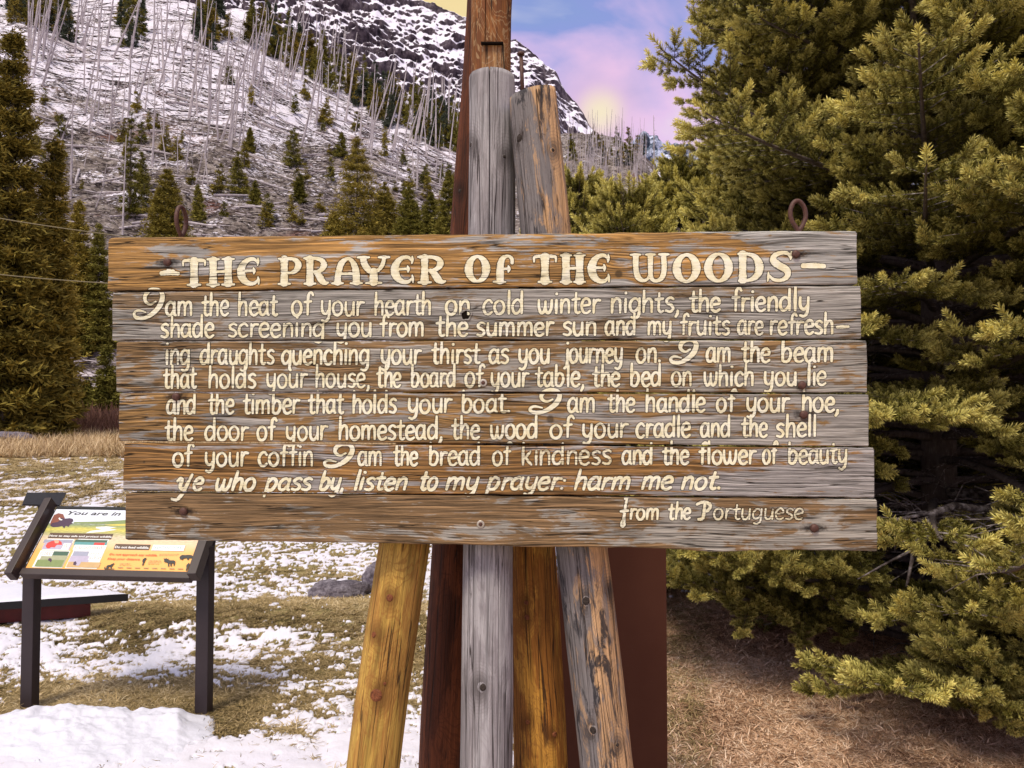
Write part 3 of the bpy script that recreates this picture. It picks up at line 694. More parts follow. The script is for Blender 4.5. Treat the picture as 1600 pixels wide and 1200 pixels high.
TG = {
 'T': [([(.04, .74), (.05, .90), (.20, .93), (.5, .93), (.80, .93), (.95, .90), (.96, .74)], [.06, .10, .13, .14, .13, .10, .06]), ([(.5, .93), (.5, .5), (.5, .05)], [.34, .27, .33]), serif(.5, .035, .56)],
 'H': [([(.22, .95), (.22, .5), (.22, .05)], [.31, .26, .31]), ([(.78, .95), (.78, .5), (.78, .05)], [.31, .26, .31]), ([(.2, .50), (.8, .52)], [.10, .10]), serif(.22, .965, .44), serif(.78, .965, .44), serif(.22, .035, .46), serif(.78, .035, .46)],
 'E': [([(.86, .84), (.72, .95), (.46, .92), (.24, .74), (.16, .48), (.26, .22), (.50, .07), (.74, .07), (.90, .20)], [.07, .13, .17, .25, .31, .26, .17, .13, .07]), ([(.30, .52), (.55, .53), (.74, .53)], [.10, .09, .10]), ([(.70, .64), (.73, .53), (.72, .41)], [.05, .12, .05]), ([(.90, .99), (.90, .86), (.88, .72)], [.05, .11, .05]), ([(.90, .30), (.92, .18), (.93, .03)], [.05, .10, .05])],
 'P': [([(.26, .95), (.26, .5), (.26, .05)], [.30, .26, .31]), ([(.10, .94), (.50, .95), (.78, .87), (.87, .70), (.76, .52), (.55, .43), (.34, .45)], [.10, .12, .18, .25, .18, .11, .08]), serif(.26, .035, .52), serif(.16, .96, .3)],
 'R': [([(.24, .95), (.24, .5), (.24, .05)], [.28, .25, .30]), ([(.08, .94), (.46, .95), (.72, .87), (.80, .71), (.70, .54), (.50, .46), (.32, .47)], [.10, .12, .18, .25, .18, .11, .08]), ([(.44, .47), (.60, .32), (.72, .14), (.86, .05), (.98, .07)], [.14, .24, .25, .16, .07]), serif(.24, .035, .46), serif(.14, .96, .28)],
 'A': [([(.17, .05), (.20, .40), (.30, .74), (.48, .91), (.62, .90), (.76, .70), (.83, .40), (.84, .05)], [.26, .22, .22, .14, .14, .22, .27, .28]), ([(.24, .38), (.78, .38)], [.10, .10]), serif(.17, .035, .40), serif(.84, .035, .42)],
 'Y': [([(.14, .93), (.20, .70), (.34, .50), (.50, .42)], [.24, .24, .22, .14]), ([(.86, .93), (.80, .70), (.68, .52), (.50, .42)], [.15, .15, .14, .12]), ([(.50, .48), (.50, .05)], [.26, .32]), serif(.15, .965, .40), serif(.85, .965, .38), serif(.5, .035, .54)],
 'O': [([(.50, .95), (.24, .80), (.14, .50), (.24, .20), (.50, .05), (.76, .20), (.86, .50), (.76, .80), (.50, .95)], [.12, .22, .30, .24, .12, .22, .30, .24, .12])],
 'F': [([(.92, .70), (.90, .86), (.74, .95), (.50, .88), (.38, .62), (.36, .05)], [.12, .13, .11, .18, .26, .28]), ([(.40, .49), (.62, .50), (.78, .50)], [.09, .09, .10]), ([(.74, .61), (.78, .50), (.74, .38)], [.05, .12, .05]), serif(.34, .035, .56)],
 'W': [([(.14, .92), (.14, .50), (.20, .20), (.34, .08), (.46, .16), (.52, .36)], [.20, .20, .20, .13, .11, .1]), ([(.52, .94), (.52, .5), (.54, .18), (.66, .07), (.82, .18), (.88, .50), (.86, .92)], [.19, .18, .15, .13, .18, .20, .20]), serif(.13, .965, .26), serif(.52, .965, .24), serif(.87, .965, .26)],
 'D': [([(.24, .95), (.24, .5), (.24, .05)], [.28, .25, .28]), ([(.08, .94), (.44, .93), (.72, .80), (.85, .50), (.74, .20), (.44, .06), (.10, .05)], [.09, .12, .22, .30, .22, .12, .09])],
 'S': [([(.90, .78), (.80, .92), (.56, .95), (.30, .86), (.26, .68), (.50, .52), (.76, .38), (.78, .18), (.54, .05), (.26, .08), (.08, .22)], [.07, .12, .14, .19, .25, .27, .25, .19, .14, .12, .08]), ([(.94, .98), (.93, .84), (.90, .72)], [.05, .10, .05]), ([(.06, .32), (.06, .16), (.03, .02)], [.05, .10, .05])],
}
def crom(pts, ws, seg=5):
    if len(pts) == 2:
        pts = [pts[0], ((pts[0][0] + pts[1][0]) / 2, (pts[0][1] + pts[1][1]) / 2), pts[1]]; ws = [ws[0], (ws[0] + ws[-1]) / 2, ws[-1]]
    closed = math.dist(pts[0], pts[-1]) < 1e-6
    P = [(*p, w_) for p, w_ in zip(pts, ws)]; n = len(P); out = []
    for i in range(n - 1):
        a = P[i - 1] if i > 0 else (P[-2] if closed else tuple(2 * P[0][k] - P[1][k] for k in range(3)))
        b, c = P[i], P[i + 1]
        d = P[i + 2] if i + 2 < n else (P[1] if closed else tuple(2 * P[-1][k] - P[-2][k] for k in range(3)))
        for s in range(seg):
            t_ = s / seg; t2 = t_ * t_; t3 = t2 * t_
            out.append(tuple(.5 * (2 * b[k] + (c[k] - a[k]) * t_ + (2 * a[k] - 5 * b[k] + 4 * c[k] - d[k]) * t2 + (3 * b[k] - a[k] - 3 * c[k] + d[k]) * t3) for k in range(3)))
    out.append(P[-1]); return out, closed
polys = []      # (polygon in sign coords, outline?, wear, layer)
MPP = 2.1 / FPX
layer = [0]; WORD = ['']
def stroke_px(pts, ws, wear, grow=.95, cap=True, seg=5):
    """pts in photo pixels, ws widths in photo pixels"""
    sm_, closed = crom(pts, ws, seg)
    layer[0] = (layer[0] + 1) % 14
    for outline in (True, False):
        g = grow * 2 if outline else 0
        sp_ = []
        for (x, y, w_) in sm_:
            u, z = SL(x, y); sp_.append((u, z, max(w_ + g, .6) * MPP / 2))
        n = len(sp_); L = []; Rr = []
        for i in range(n):
            a = sp_[max(i - 1, 0)] if not closed else sp_[(i - 1) % (n - 1)]; b = sp_[min(i + 1, n - 1)] if not closed else sp_[(i + 1) % (n - 1)]
            dx, dz = b[0] - a[0], b[1] - a[1]; l = math.hypot(dx, dz) or 1; nx_, nz_ = -dz / l, dx / l
            j = 1 + rnd.uniform(-.06, .06)
            r = sp_[i][2] * j
            L.append((sp_[i][0] + nx_ * r, sp_[i][1] + nz_ * r)); Rr.append((sp_[i][0] - nx_ * r, sp_[i][1] - nz_ * r))
        C_ = [(q[0], q[1], 0.0) for q in sp_]; L = [(*q, 1.0) for q in L]; Rr = [(*q, 1.0) for q in Rr]
        for i in range(n - 1):
            polys.append(([L[i], L[i + 1], C_[i + 1], C_[i]], outline, wear, layer[0], WORD[0])); polys.append(([C_[i], C_[i + 1], Rr[i + 1], Rr[i]], outline, wear, layer[0], WORD[0]))
        if cap and not closed:
            for (i, sgn) in ((0, -1), (n - 1, 1)):
                a = sp_[0] if i == 0 else sp_[n - 2]; b = sp_[1] if i == 0 else sp_[n - 1]
                dx, dz = b[0] - a[0], b[1] - a[1]; l = math.hypot(dx, dz) or 1; dx, dz = sgn * dx / l, sgn * dz / l
                r = sp_[i][2]; c0 = sp_[i]; px_, pz_ = -dz, dx
                pts_ = [(c0[0] + (px_ * cos(t_) + dx * sin(t_) * .8) * r, c0[1] + (pz_ * cos(t_) + dz * sin(t_) * .8) * r, 1.0) for t_ in [pi * k / 6 for k in range(7)]]
                for q_ in range(6): polys.append(([(c0[0], c0[1], 0.0), pts_[q_], pts_[q_ + 1]], outline, wear, layer[0], WORD[0]))
def base_y(tab, x): return float(np.interp(x, [a for a, b in tab], [b for a, b in tab]))
for (xh, sl, sw, tab, words, wear) in LINES:
    for (wd, x0, x1) in words:
        adv = sum(G[ch][0] for ch in wd); cursor = 0; WORD[0] = '%s|%d' % (wd, x0 + 2000 * LINES.index((xh, sl, sw, tab, words, wear)))
        first, last = wd[0], wd[-1]
        pad = .11; x0, x1 = x0 + 2.2, x1 - 2.2; sx_ = (x1 - x0) / (adv - 2 * pad)
        wr = wear + .02 + rnd.uniform(-.15, .18)
        if wd == 'kindness' or (wd == 'of' and x0 == 769): wr = .85
        if wd in ('prayer:',): wr = .75
        if wd == 'Portuguese': wr = .70
        for ch in wd:
            jx, jy, js = rnd.uniform(-.5, .5), rnd.uniform(-.7, .7), rnd.uniform(.96, 1.04)
            if wd == 'Portuguese': wr = min(.95, wr + .03)
            for st_ in G[ch][1]:
                pts = []
                for (gx_, gy_) in st_:
                    X = x0 + (cursor - pad + gx_) * sx_ + sl * gy_ * xh * .8 - (sl * xh * .4 if sl > .2 else 0) + jx
                    Yp = base_y(tab, X) - gy_ * xh * js + jy * .5
                    pts.append((X, Yp))
                k = len(pts); w0 = sw * .88 * rnd.uniform(.93, 1.07)
                ws = [w0 * (.88 + .22 * sin(pi * i / max(k - 1, 1))) for i in range(k)]
                if len(pts) == 2 and math.dist(pts[0], pts[1]) < 3: ws = [sw * .95] * 2
                if wd == 'Portuguese': ws = [w_ * (.80 if ch != 'P' else 1.25) for w_ in ws]
                if ch in 'YF': ws = [w_ * (1.0 + .2 * sin(pi * i / (k - 1))) for i, w_ in enumerate(ws)]
                stroke_px(pts, ws, wr)
            cursor += G[ch][0]
for (x0, x1, yt, yb, wr) in ((207, 256, 452, 499, .3), (1046, 1090, 531, 568, .35), (826, 877, 609, 646, .3), (505, 553, 693.5, 730, .4)):
    pts = [(x0 + a * (x1 - x0), yb - b * (yb - yt)) for a, b in SWASH_I]
    ws = [3, 4, 5.5, 7, 6, 6, 8, 8.5, 7.5, 6, 6, 4.5, 4, 2.5]
    WORD[0] = 'I|%d' % (x0 + yt * 9); stroke_px(pts, ws, wr)
tt = [(285, 404.3), (480, 401.8), (745, 398.6), (1072, 395.8), (1240, 392.2)]; tb = [(285, 446.8), (560, 443.8), (745, 442), (1072, 442.2), (1240, 440)]
for ch, x0, x1 in TITLE:
    WORD[0] = ('THE', 'PRAYER', 'OF', 'THE', 'WOODS')[(x0 > 420) + (x0 > 710) + (x0 > 820) + (x0 > 970)] + '|%d' % (-1 - (x0 > 820))
    for (pts, ws) in TG[ch]:
        P_ = []
        for (a, b) in pts:
            X = x0 + a * (x1 - x0); y0 = base_y(tb, X); y1 = base_y(tt, X)
            P_.append((X, y0 + (y1 - y0) * b))
        stroke_px(P_, [w_ * 44 * rnd.uniform(.97, 1.03) * 1.0 for w_ in ws], .42, 1.2, seg=6)
WORD[0] = '-|-5'
stroke_px([(252, 427), (265, 426), (279, 427.5)], [7, 8, 6], .3); stroke_px([(262, 422), (272, 423)], [4, 4], .3)
WORD[0] = '-|-6'
stroke_px([(1254, 415.5), (1271, 415), (1288, 416)], [7.5, 8.5, 7], .3)
WORD[0] = '-|-7'
stroke_px([(1308, 511), (1317, 510.5), (1326, 510.5)], [4.6, 5, 4.6], .5)
def clip(poly, k, c, keep_below):
    out = []; n = len(poly)
    def d(p): v_ = p[1] - (k * p[0] + c); return -v_ if keep_below else v_
    for i in range(n):
        a, b = poly[i], poly[(i + 1) % n]; da, db = d(a), d(b)
        if da >= 0: out.append(a)
        if (da >= 0) != (db >= 0):
            s = da / (da - db); out.append(tuple(a[q] + (b[q] - a[q]) * s for q in range(3)))
    return out
for i in range(6):
    kt, ct = edge_line(i, True); kb, cb = edge_line(i, False); zc = boards[i].location.z
    words_here = {}
    for (pl, outl, wr, ly, wid) in polys:
        p1 = clip(pl, kt, ct - .0022, True)
        if len(p1) < 3: continue
        p1 = clip(p1, kb, cb + .0022, False)
        if len(p1) < 3: continue
        V, F, W, E, MI = words_here.setdefault(wid, ([], [], [], [], []))
        b = len(V); y = DEP[i] - (.0003 if outl else .0009) - ly * .00003
        V += [(a, y, z - zc) for a, z, e_ in p1]; E += [e_ for a, z, e_ in p1]; W += [wr] * len(p1); F.append(tuple(range(b, b + len(p1)))); MI.append(1 if outl else 0)
    for wid, (V, F, W, E, MI) in words_here.items():
        me = bpy.data.meshes.new('painted_word'); me.from_pydata(V, [], F); me.materials.append(wm[i][1]); me.materials.append(wm[i][2])
        me.polygons.foreach_set('material_index', MI); me.update(); attr(me, 'wear', W); attr(me, 'edge', E)
        txt = wid.split('|')[0]
        o = mobj('painted_dash' if txt == '-' else 'painted_word', me, boards[i])
        if txt != '-' and len(V) > 60: o['label'] = 'cream painted word reading ' + txt.strip(',.:')
# ---- eye hooks standing on the top edge
def eye_hook(px, py_base, h, wd, turn):
    u, z = SL(px, py_base)
    b = MB()
    path = [(0, -.05), (.0, 0), (-.1, .12), (-.42, .38), (-.5, .66), (-.28, .94), (.08, 1.0), (.42, .80), (.5, .52), (.32, .26), (.06, .06), (.10, -.03)]
    pts, _ = crom([(a, c_) for a, c_ in path], [1] * len(path), 5)
    M = Matrix.Rotation(turn, 4, 'Z')
    P3 = [M @ Vector((a * wd, (k / len(pts) - .5) * .008, c_ * h)) for k, (a, c_, w_) in enumerate(pts)]
    b.tube([p + Vector((u, .018, z)) for p in P3], .0063, 8)
    b.build('eye_hook', M_RUST, sign, True)
eye_hook(1250.5, 362, .088, .046, R(12))
eye_hook(278, 373, .094, .046, R(80))

# ============================================================ log stand
stand = empty('log_stand', (0, 2.4, 0))
tag(stand, 'stand of upright and leaning peeled logs bunched behind the poem board', 'stand')
WL = {}
WL['grey'] = log_wood('silver_grey_log', (.36, .335, .34), (.27, .245, .25), (.20, .17, .165), 2.0, .4, .25, 1.0)
WL['greytan'] = log_wood('charred_grey_log', (.20, .18, .175), (.54, .33, .17), (.12, .09, .08), 5.0, .45, .3, 1.0, .20, side=4.2)
WL['yellow'] = log_wood('yellow_log', (.47, .285, .062), (.36, .19, .045), (.30, .13, .03), 8.0, .55, .8)
WL['orange'] = log_wood('orange_log', (.50, .245, .042), (.30, .12, .022), (.22, .08, .018), 11.0, .6, .7)
WL['red'] = log_wood('red_brown_log', (.13, .038, .014), (.075, .022, .009), (.04, .013, .006), 14.0, .6, .5)
WL['tall'] = log_wood('weathered_brown_log', (.27, .105, .032), (.15, .055, .02), (.40, .26, .13), 17.0, .6, .9)
WL['end'] = log_wood('cut_end', (.36, .27, .20), (.24, .17, .12), (.2, .12, .08), 20.0, .5, .3)
M_KNOT = plain('knot_wood', (.17, .055, .022), .7, .2, .5, 220); M_KNOTD = plain('dark_knot', (.04, .03, .025), .8, .2, .5, 220)
def log(top, bot, wt_, wb_, mat, grooves=(), wob=.05, seed=0, tilt_top=0.0, knots=(), to_ground=True, bend=None, flat_end=None):
    """top/bot: (px, py, Y); widths in photo px at those places; grooves [(angle deg, depth, from, to)]"""
    A = at(*bot); B = at(*top)
    rb = wb_ / 2 * bot[2] / FPX; rt = wt_ / 2 * top[2] / FPX
    if to_ground:
        d = (B - A) / (B.z - A.z); A2 = A - d * A.z; rb = rb + (rb - rt) * A.z / (B.z - A.z) * .6; A = A2 - d * .15
    L = (B - A).length; q = (B - A).to_track_quat('Z', 'Y')
    # keep local x pointing to world right
    ax = q @ Vector((1, 0, 0)); ang = math.atan2(ax.y, ax.x)
    Mw = q.to_matrix() @ Matrix.Rotation(-ang, 3, 'Z')
    angs = list(np.linspace(0, 2 * pi, 44, endpoint=False))
    for (ga, gd, g0, g1_) in grooves:
        angs += [R(ga) - .035, R(ga) - .02, R(ga), R(ga) + .02, R(ga) + .035]
    angs = np.array(sorted(angs)); nz_ = 240
    ts = np.concatenate([np.linspace(0, .97, nz_), [.985, .995, 1.0]])
    T, AN = np.meshgrid(ts, angs, indexing='ij')
    r = rb + (rt - rb) * T
    r = r * (1 + wob * (fbm(np.cos(AN) * 1.1 + seed, T * L * 2.2 + np.sin(AN), 3, 300 + seed) - .5) * 2)
    r = r * (1 + .03 * (fbm(AN * 7 + seed, T * L * 1.2, 2, 310 + seed) - .5))
    r = np.where(T > .996, r * .985, r)
    for (ga, gd, g0, g1_) in grooves:
        near_ = np.exp(-((AN - R(ga)) / .014) ** 2) * sstep(g0 - .02, g0 + .02, T) * (1 - sstep(g1_ - .02, g1_ + .02, T))
        r = r - gd * near_
    cxo = (fbm(T * L * .9 + seed, T * 0, 2, 320) - .5) * .02; cyo = (fbm(T * L * .9 + seed + 7, T * 0, 2, 321) - .5) * .015
    if bend: cxo = cxo + bend * np.sin(T * pi)
    Xl = r * np.cos(AN) + cxo; Yl = r * np.sin(AN) + cyo; Zl = T * L + np.where(T > .99, tilt_top * Xl, 0)
    na = len(angs); n = len(ts); idx = np.arange(n * na).reshape(n, na)
    F = np.stack([idx[:-1].ravel(), np.roll(idx, -1, 1)[:-1].ravel(), np.roll(idx, -1, 1)[1:].ravel(), idx[1:].ravel()], 1)
    V = np.stack([Xl.ravel(), Yl.ravel(), Zl.ravel()], 1)
    V = np.vstack([V, [[cxo[-1, 0], cyo[-1, 0], L - .001]]])
    cap = np.stack([idx[-1], np.roll(idx[-1], -1), np.full(na, n * na)], 1)
    KD = np.full(len(V), .3)
    CXL = Xl.ravel(); CYL = Yl.ravel(); CZL = (T * L).ravel(); TA = Matrix.Translation(A) @ Mw.to_4x4()
    W3 = (np.array(TA)[:3, :3] @ np.stack([CXL, CYL, CZL])) + np.array(TA)[:3, 3:4]
    ppx_, ppy_ = proj(W3[0], W3[1], W3[2]); front_ = (np.array(TA)[:3, :3] @ np.stack([np.cos(AN).ravel(), np.sin(AN).ravel(), 0 * CXL]))[1] < .1
    for (kpx, kpy, kr, dark_, style) in knots:
        dd_ = np.hypot((ppx_ - kpx) * A.y / FPX, (ppy_ - kpy) * A.y / FPX * .62) - kr
        KD[:len(CXL)] = np.minimum(KD[:len(CXL)], np.where(front_, np.maximum(dd_, 0), .3))
    me = mesh_np('log', V, [F, cap], [mat, WL['end']], True, [0] * len(F) + [1] * len(cap))
    attr(me, 'kd', .3 - KD)
    sf_ = np.ones(len(me.polygons), bool); sf_[len(F):] = False; me.polygons.foreach_set('use_smooth', sf_)
    o = mobj('log', me, stand)
    o.matrix_local = Matrix.Translation(-stand.location) @ Matrix.Translation(A) @ Mw.to_4x4()
    for (kpx, kpy, kr, dark_, style) in knots:
        rr_ = ray(kpx, kpy); Minv = (Matrix.Translation(A) @ Mw.to_4x4()).inverted()
        c0 = Minv @ Vector((0, 0, CAMZ)); dd = (Minv.to_3x3() @ rr_)
        # hit with the cylinder
        rc = (rb + rt) / 2; a2 = dd.x ** 2 + dd.y ** 2; b2 = 2 * (c0.x * dd.x + c0.y * dd.y); c2 = c0.x ** 2 + c0.y ** 2
        for it in range(4):
            disc = max(b2 * b2 - 4 * a2 * (c2 - rc * rc), 0); s_ = (-b2 - math.sqrt(disc)) / (2 * a2); hit = c0 + dd * s_
            tt_ = min(max(hit.z / L, 0), 1); rc = rb + (rt - rb) * tt_
        ia = int(np.argmin(np.abs(((angs - math.atan2(hit.y, hit.x) + pi) % (2 * pi)) - pi))); iz = int(np.argmin(abs(ts - tt_)))
        hit = Vector((Xl[iz, ia], Yl[iz, ia], hit.z)); nrm = Vector((hit.x, hit.y, 0)).normalized()
        kb = MB()
        if style == 'ring': kb.disc_dome(hit - nrm * .002, nrm, kr, .0045, 16, 0, prof=((1.25, 0), (1, .7), (.85, 1), (.6, .8)))
        elif style == 'hole':
            kb.disc_dome(hit - nrm * .003, nrm, kr * 1.15, .0045, 16, 0, prof=((1.25, 0), (1.05, .5), (.85, .8), (.6, .5)))
            kb.disc_dome(hit - nrm * .0005, nrm, kr * .85, .0025, 11, 1)
            rk_ = random.Random(int(kpx * 7)); kb.v = [v if not i_ else Vector(v) + Vector((0, 0, 1)) * rk_.uniform(-.12, .30) * (Vector(v) - hit).z for i_, v in enumerate(kb.v)]
        mats = [M_KNOT, M_KNOTD] if dark_ == 0 else ([mat, M_KNOTD] if dark_ == 1 else [M_KNOTD, M_KNOTD])
        kb.build('knot', mats, o, True)
    return o
l1 = log((771, 122, 2.315), (756, 1200, 2.20), 71, 80, WL['grey'], grooves=[(265, .03, .60, 1.1), (238, .008, .2, .62), (297, .006, .05, .5)], wob=.055, seed=1, knots=[(748, 1074, .011, 1, 'hole'), (737, 226, .008, 1, 'hole'), (789, 245, .006, 1, 'hole')])
tag(l1, label='silver grey log in front with a long drying crack')
l2 = log((831, 150, 2.215), (947, 1200, 2.24), 78, 84, WL['greytan'], grooves=[(322, .02, .35, 1.1)], wob=.075, seed=2, tilt_top=.10, knots=[(809, 217, .009, 2, 'hole'), (864, 235, .006, 1, 'hole'), (915, 940, .012, 1, 'hole'), (923, 1142, .011, 1, 'hole'), (965, 1165, .006, 1, 'hole'), (951, 922, .007, 1, 'hole')])
tag(l2, label='grey and tan scorched log on the right')
l3 = log((679, 500, 2.36), (588, 1200, 2.18), 72, 84, WL['yellow'], wob=.05, seed=3, knots=[(594, 1087, .015, 0, 'ring'), (589, 992, .0075, 0, 'ring'), (610, 934, .009, 0, 'ring'), (603, 1068, .004, 0, 'ring')])
tag(l3, label='yellow leaning log on the left')
l4 = log((808, 500, 2.46), (842, 1200, 2.36), 74, 84, WL['orange'], wob=.05, seed=4, knots=[(822, 965, .007, 0, 'ring'), (824, 1129, .006, 0, 'ring'), (862, 1148, .007, 0, 'ring'), (820, 942, .006, 0, 'ring')])
tag(l4, label='orange brown log right of the grey one')
l5 = log((766, -60, 2.66), (692, 1200, 2.50), 70, 76, WL['red'], wob=.05, seed=5, knots=[(718, 298, .006, 2, 'hole')])
tag(l5, label='dark reddish log standing behind')
l6 = log((773, -60, 2.52), (766, 470, 2.50), 64, 60, WL['tall'], wob=.05, seed=6, to_ground=False, grooves=[(255, .012, .3, 1.1)])
tag(l6, label='tall brown log with a notch cut in its face')
# notch, splintered stub and the tall nail
SH = Matrix.Translation(-stand.location)
WL['notch'] = log_wood('notch_wood', (.40, .22, .09), (.25, .12, .05), (.5, .38, .24), 23.0, .5, .5)
b = MB(); c0 = at(769, 95, 2.448)
b.box(at(771, 93, 2.455) - stand.location, (.076, .012, .100), None, 0, .003)
b.build('notch', WL['notch'], stand)
b = MB(); c0 = at(769, 68, 2.443) - stand.location; b.box(c0, (.072, .016, .006), None, 0, .001); b.build('notch_top_strip', M_DARK_FILL, stand)  # near-black strip along the notch's upper edge
b = MB()
for k, (dx, h, w_) in enumerate(((-.012, .042, .006), (-.004, .030, .007), (.004, .020, .008), (.011, .026, .006))):
    c0 = at(766, 121, 2.37) - stand.location + Vector((dx, .01 * (k % 2), 0))
    b.tube([c0 - Vector((0, 0, .03)), c0 + Vector((.002, 0, h * .6)), c0 + Vector((.006 * (k - 1.5) * .4, .002, h))], [w_, w_ * .8, w_ * .2], 5)
b.build('splintered_stub', [WL['notch']], stand)
b = MB(); a0 = at(817, 152, 2.25) - stand.location; a1 = at(814, 86, 2.25) - stand.location
b.tube([a0, a1], .0058, 8); b.tube([a1, a1 + Vector((0, 0, .007))], [.0115, .0105], 10)
b.build('nail', M_RUST, stand, True)
# dark brown metal panel behind the logs
pan = empty('metal_panel', at(958, 1000, 2.95) * 1.0); pan.location.z = 0
c1, c2 = at(872, 862, 2.95), at(1040.5, 862, 2.95)
t = NT('brown_painted_metal', .5, .25); f = t.noise(t.coord(), 6, 3); g = t.noise(t.mapv(t.coord(), (2, 2, 14)), 9, 4, .7)
cc = t.mix(t.rng(f, .35, .65), (.072, .021, .010), (.082, .026, .013)); cc = t.mix(t.rng(g, .66, .74, 0, .35), cc, (.20, .13, .10))
t.color(cc); t.setin('Roughness', t.rng(g, .3, .7, .45, .6)); t.bump(f, .05, .01); M_BPAINT = t.mat
b = MB(); wpan = c2.x - c1.x; cxp = (c1.x + c2.x) / 2 - pan.location.x
b.box((cxp, 0, .62), (wpan, .012, 1.20), None, 0, .002)
b.build('sheet', M_BPAINT, pan)
for s in (-1, 1):
    b = MB(); b.box((cxp + s * (wpan / 2 - .0125), .0245, .61), (.025, .036, 1.22), None, 0, .002); b.build('edge_flange', M_BPAINT, pan)
tag(pan, 'dark brown metal sheet standing behind the logs on the right', 'metal panel')
# ============================================================ wayside exhibit
BL, BRt, TL = at(39.4, 888.6, 4.30), at(298, 895, 4.22), at(88, 795.5, 4.58)
E1 = (BRt - BL); EW = E1.length; E1n = E1.normalized()
E2 = TL - BL; E2 = E2 - E1n * (E2.dot(E1n) * .0); EHH = E2.length; E2n = E2.normalized()
EN = E1n.cross(E2n).normalized()
ex = empty('interpretive_panel', (BL.x + BRt.x) / 2 * 1.0 and ((BL + BRt) / 2 + Vector((0, .1, 0))) * 1.0)
ex.location.z = 0
tag(ex, 'slanted brown framed information panel about wildlife safety on two legs', 'information panel')
EXO = ex.location.copy()
M_FR = plain('brown_frame_paint', (.036, .021, .021), .42, .4, .12, 12)
M_LEG = plain('dark_leg_paint', (.024, .015, .017), .5, .35, .12, 12)
M_BLK = plain('black_metal', (.008, .007, .008), .5, .3, .1, 20)
def EUV(u, v, h=0): return BL + E1 * u + E2 * v + EN * h - EXO
def slab(bmb, corners, th, m=0):        # corners in order seen from the front, thickness backwards
    V = [c for c in corners] + [c - EN * th for c in corners]
    bmb.add(V, [(0, 1, 2, 3), (7, 6, 5, 4), (0, 4, 5, 1), (1, 5, 6, 2), (2, 6, 7, 3), (3, 7, 4, 0)], m)
def beam(name, p, q, wd, ht, nrm, mat, ext=0.0):    # box beam from p to q
    d = (q - p).normalized(); s = d.cross(nrm).normalized(); n2 = s.cross(d).normalized()
    p = p - d * ext; q = q + d * ext
    M = Matrix((s, n2, d)).transposed(); b = MB(); b.box((p + q) / 2, (wd, ht, (q - p).length), M, 0, .003)
    return b.build(name, mat, ex)
k = .036 / EW
beam('side_rail', EUV(-k * 1.15, -.16, .022), EUV(-k * 1.15, 1.10, .022), .042, .075, EN, M_FR)
beam('side_rail', EUV(1 + k * 1.0, -.10, .022), EUV(1 + k * 1.0, 1.08, .022), .050, .075, EN, M_FR)
beam('bottom_rail', EUV(-.01, -.055, -.01), EUV(1.01, -.055, -.01), .040, .050, EN, M_FR)
beam('top_rail', EUV(-.005, 1.03, -.012), EUV(1.005, 1.03, -.012), .020, .030, EN, M_BLK)
b = MB(); slab(b, [EUV(-.01, -.03, -.004), EUV(1.01, -.03, -.004), EUV(1.01, 1.02, -.004), EUV(-.01, 1.02, -.004)], .012); b.build('backing', M_BLK, ex)
# legs
for (pt, pb, Yl) in (((52, 900), (45.5, 1133), 4.43), ((327, 872), (318, 1142), 4.35)):
    B_ = at(pb[0], pb[1], Yl); T_ = at(pt[0], pt[1] - 18, Yl)
    b = MB(); T2 = Vector((B_.x, B_.y, T_.z)); B2 = Vector((B_.x, B_.y, -.06))
    b.box((T2 + B2) / 2 - EXO, (.080, .055, (T2 - B2).length), Matrix.Rotation(R(-14), 3, 'Z'), 0, .004); b.build('leg', M_LEG, ex)
    g_ = MB(); q0 = T2 - EXO + Vector((0, 0, -.01)); dirv = E2n
    s = 1 if pt[0] > 200 else -1
    base = EUV(1 + k if s > 0 else -k, .05, -.02); end = EUV(1 + k if s > 0 else -k, .95, -.02)
    g_.tube([q0 - Vector((0, 0, .14)), (q0 + end) / 2 - Vector((0, 0, .10)), end], .016, 6); g_.build('bracket', M_LEG, ex)
# plate and stem behind the top of the left rail
pl_ = [at(34.5, 787.5, 4.66), at(93, 789, 4.62), at(103.5, 769.5, 4.86), at(42, 769.5, 4.9)]
b = MB(); V = [p - EXO for p in pl_]; V += [p - Vector((0, 0, .010)) for p in V]
b.add(V, [(0, 1, 2, 3), (7, 6, 5, 4), (0, 4, 5, 1), (1, 5, 6, 2), (2, 6, 7, 3), (3, 7, 4, 0)])
b.build('end_plate', M_BLK, ex)
b = MB(); c0 = at(72, 788, 4.72) - EXO; c1_ = at(72, 832, 4.74) - EXO; b.box((c0 + c1_) / 2, (.075, .045, (c0 - c1_).length), None, 0, .002); b.build('end_stem', M_BLK, ex)

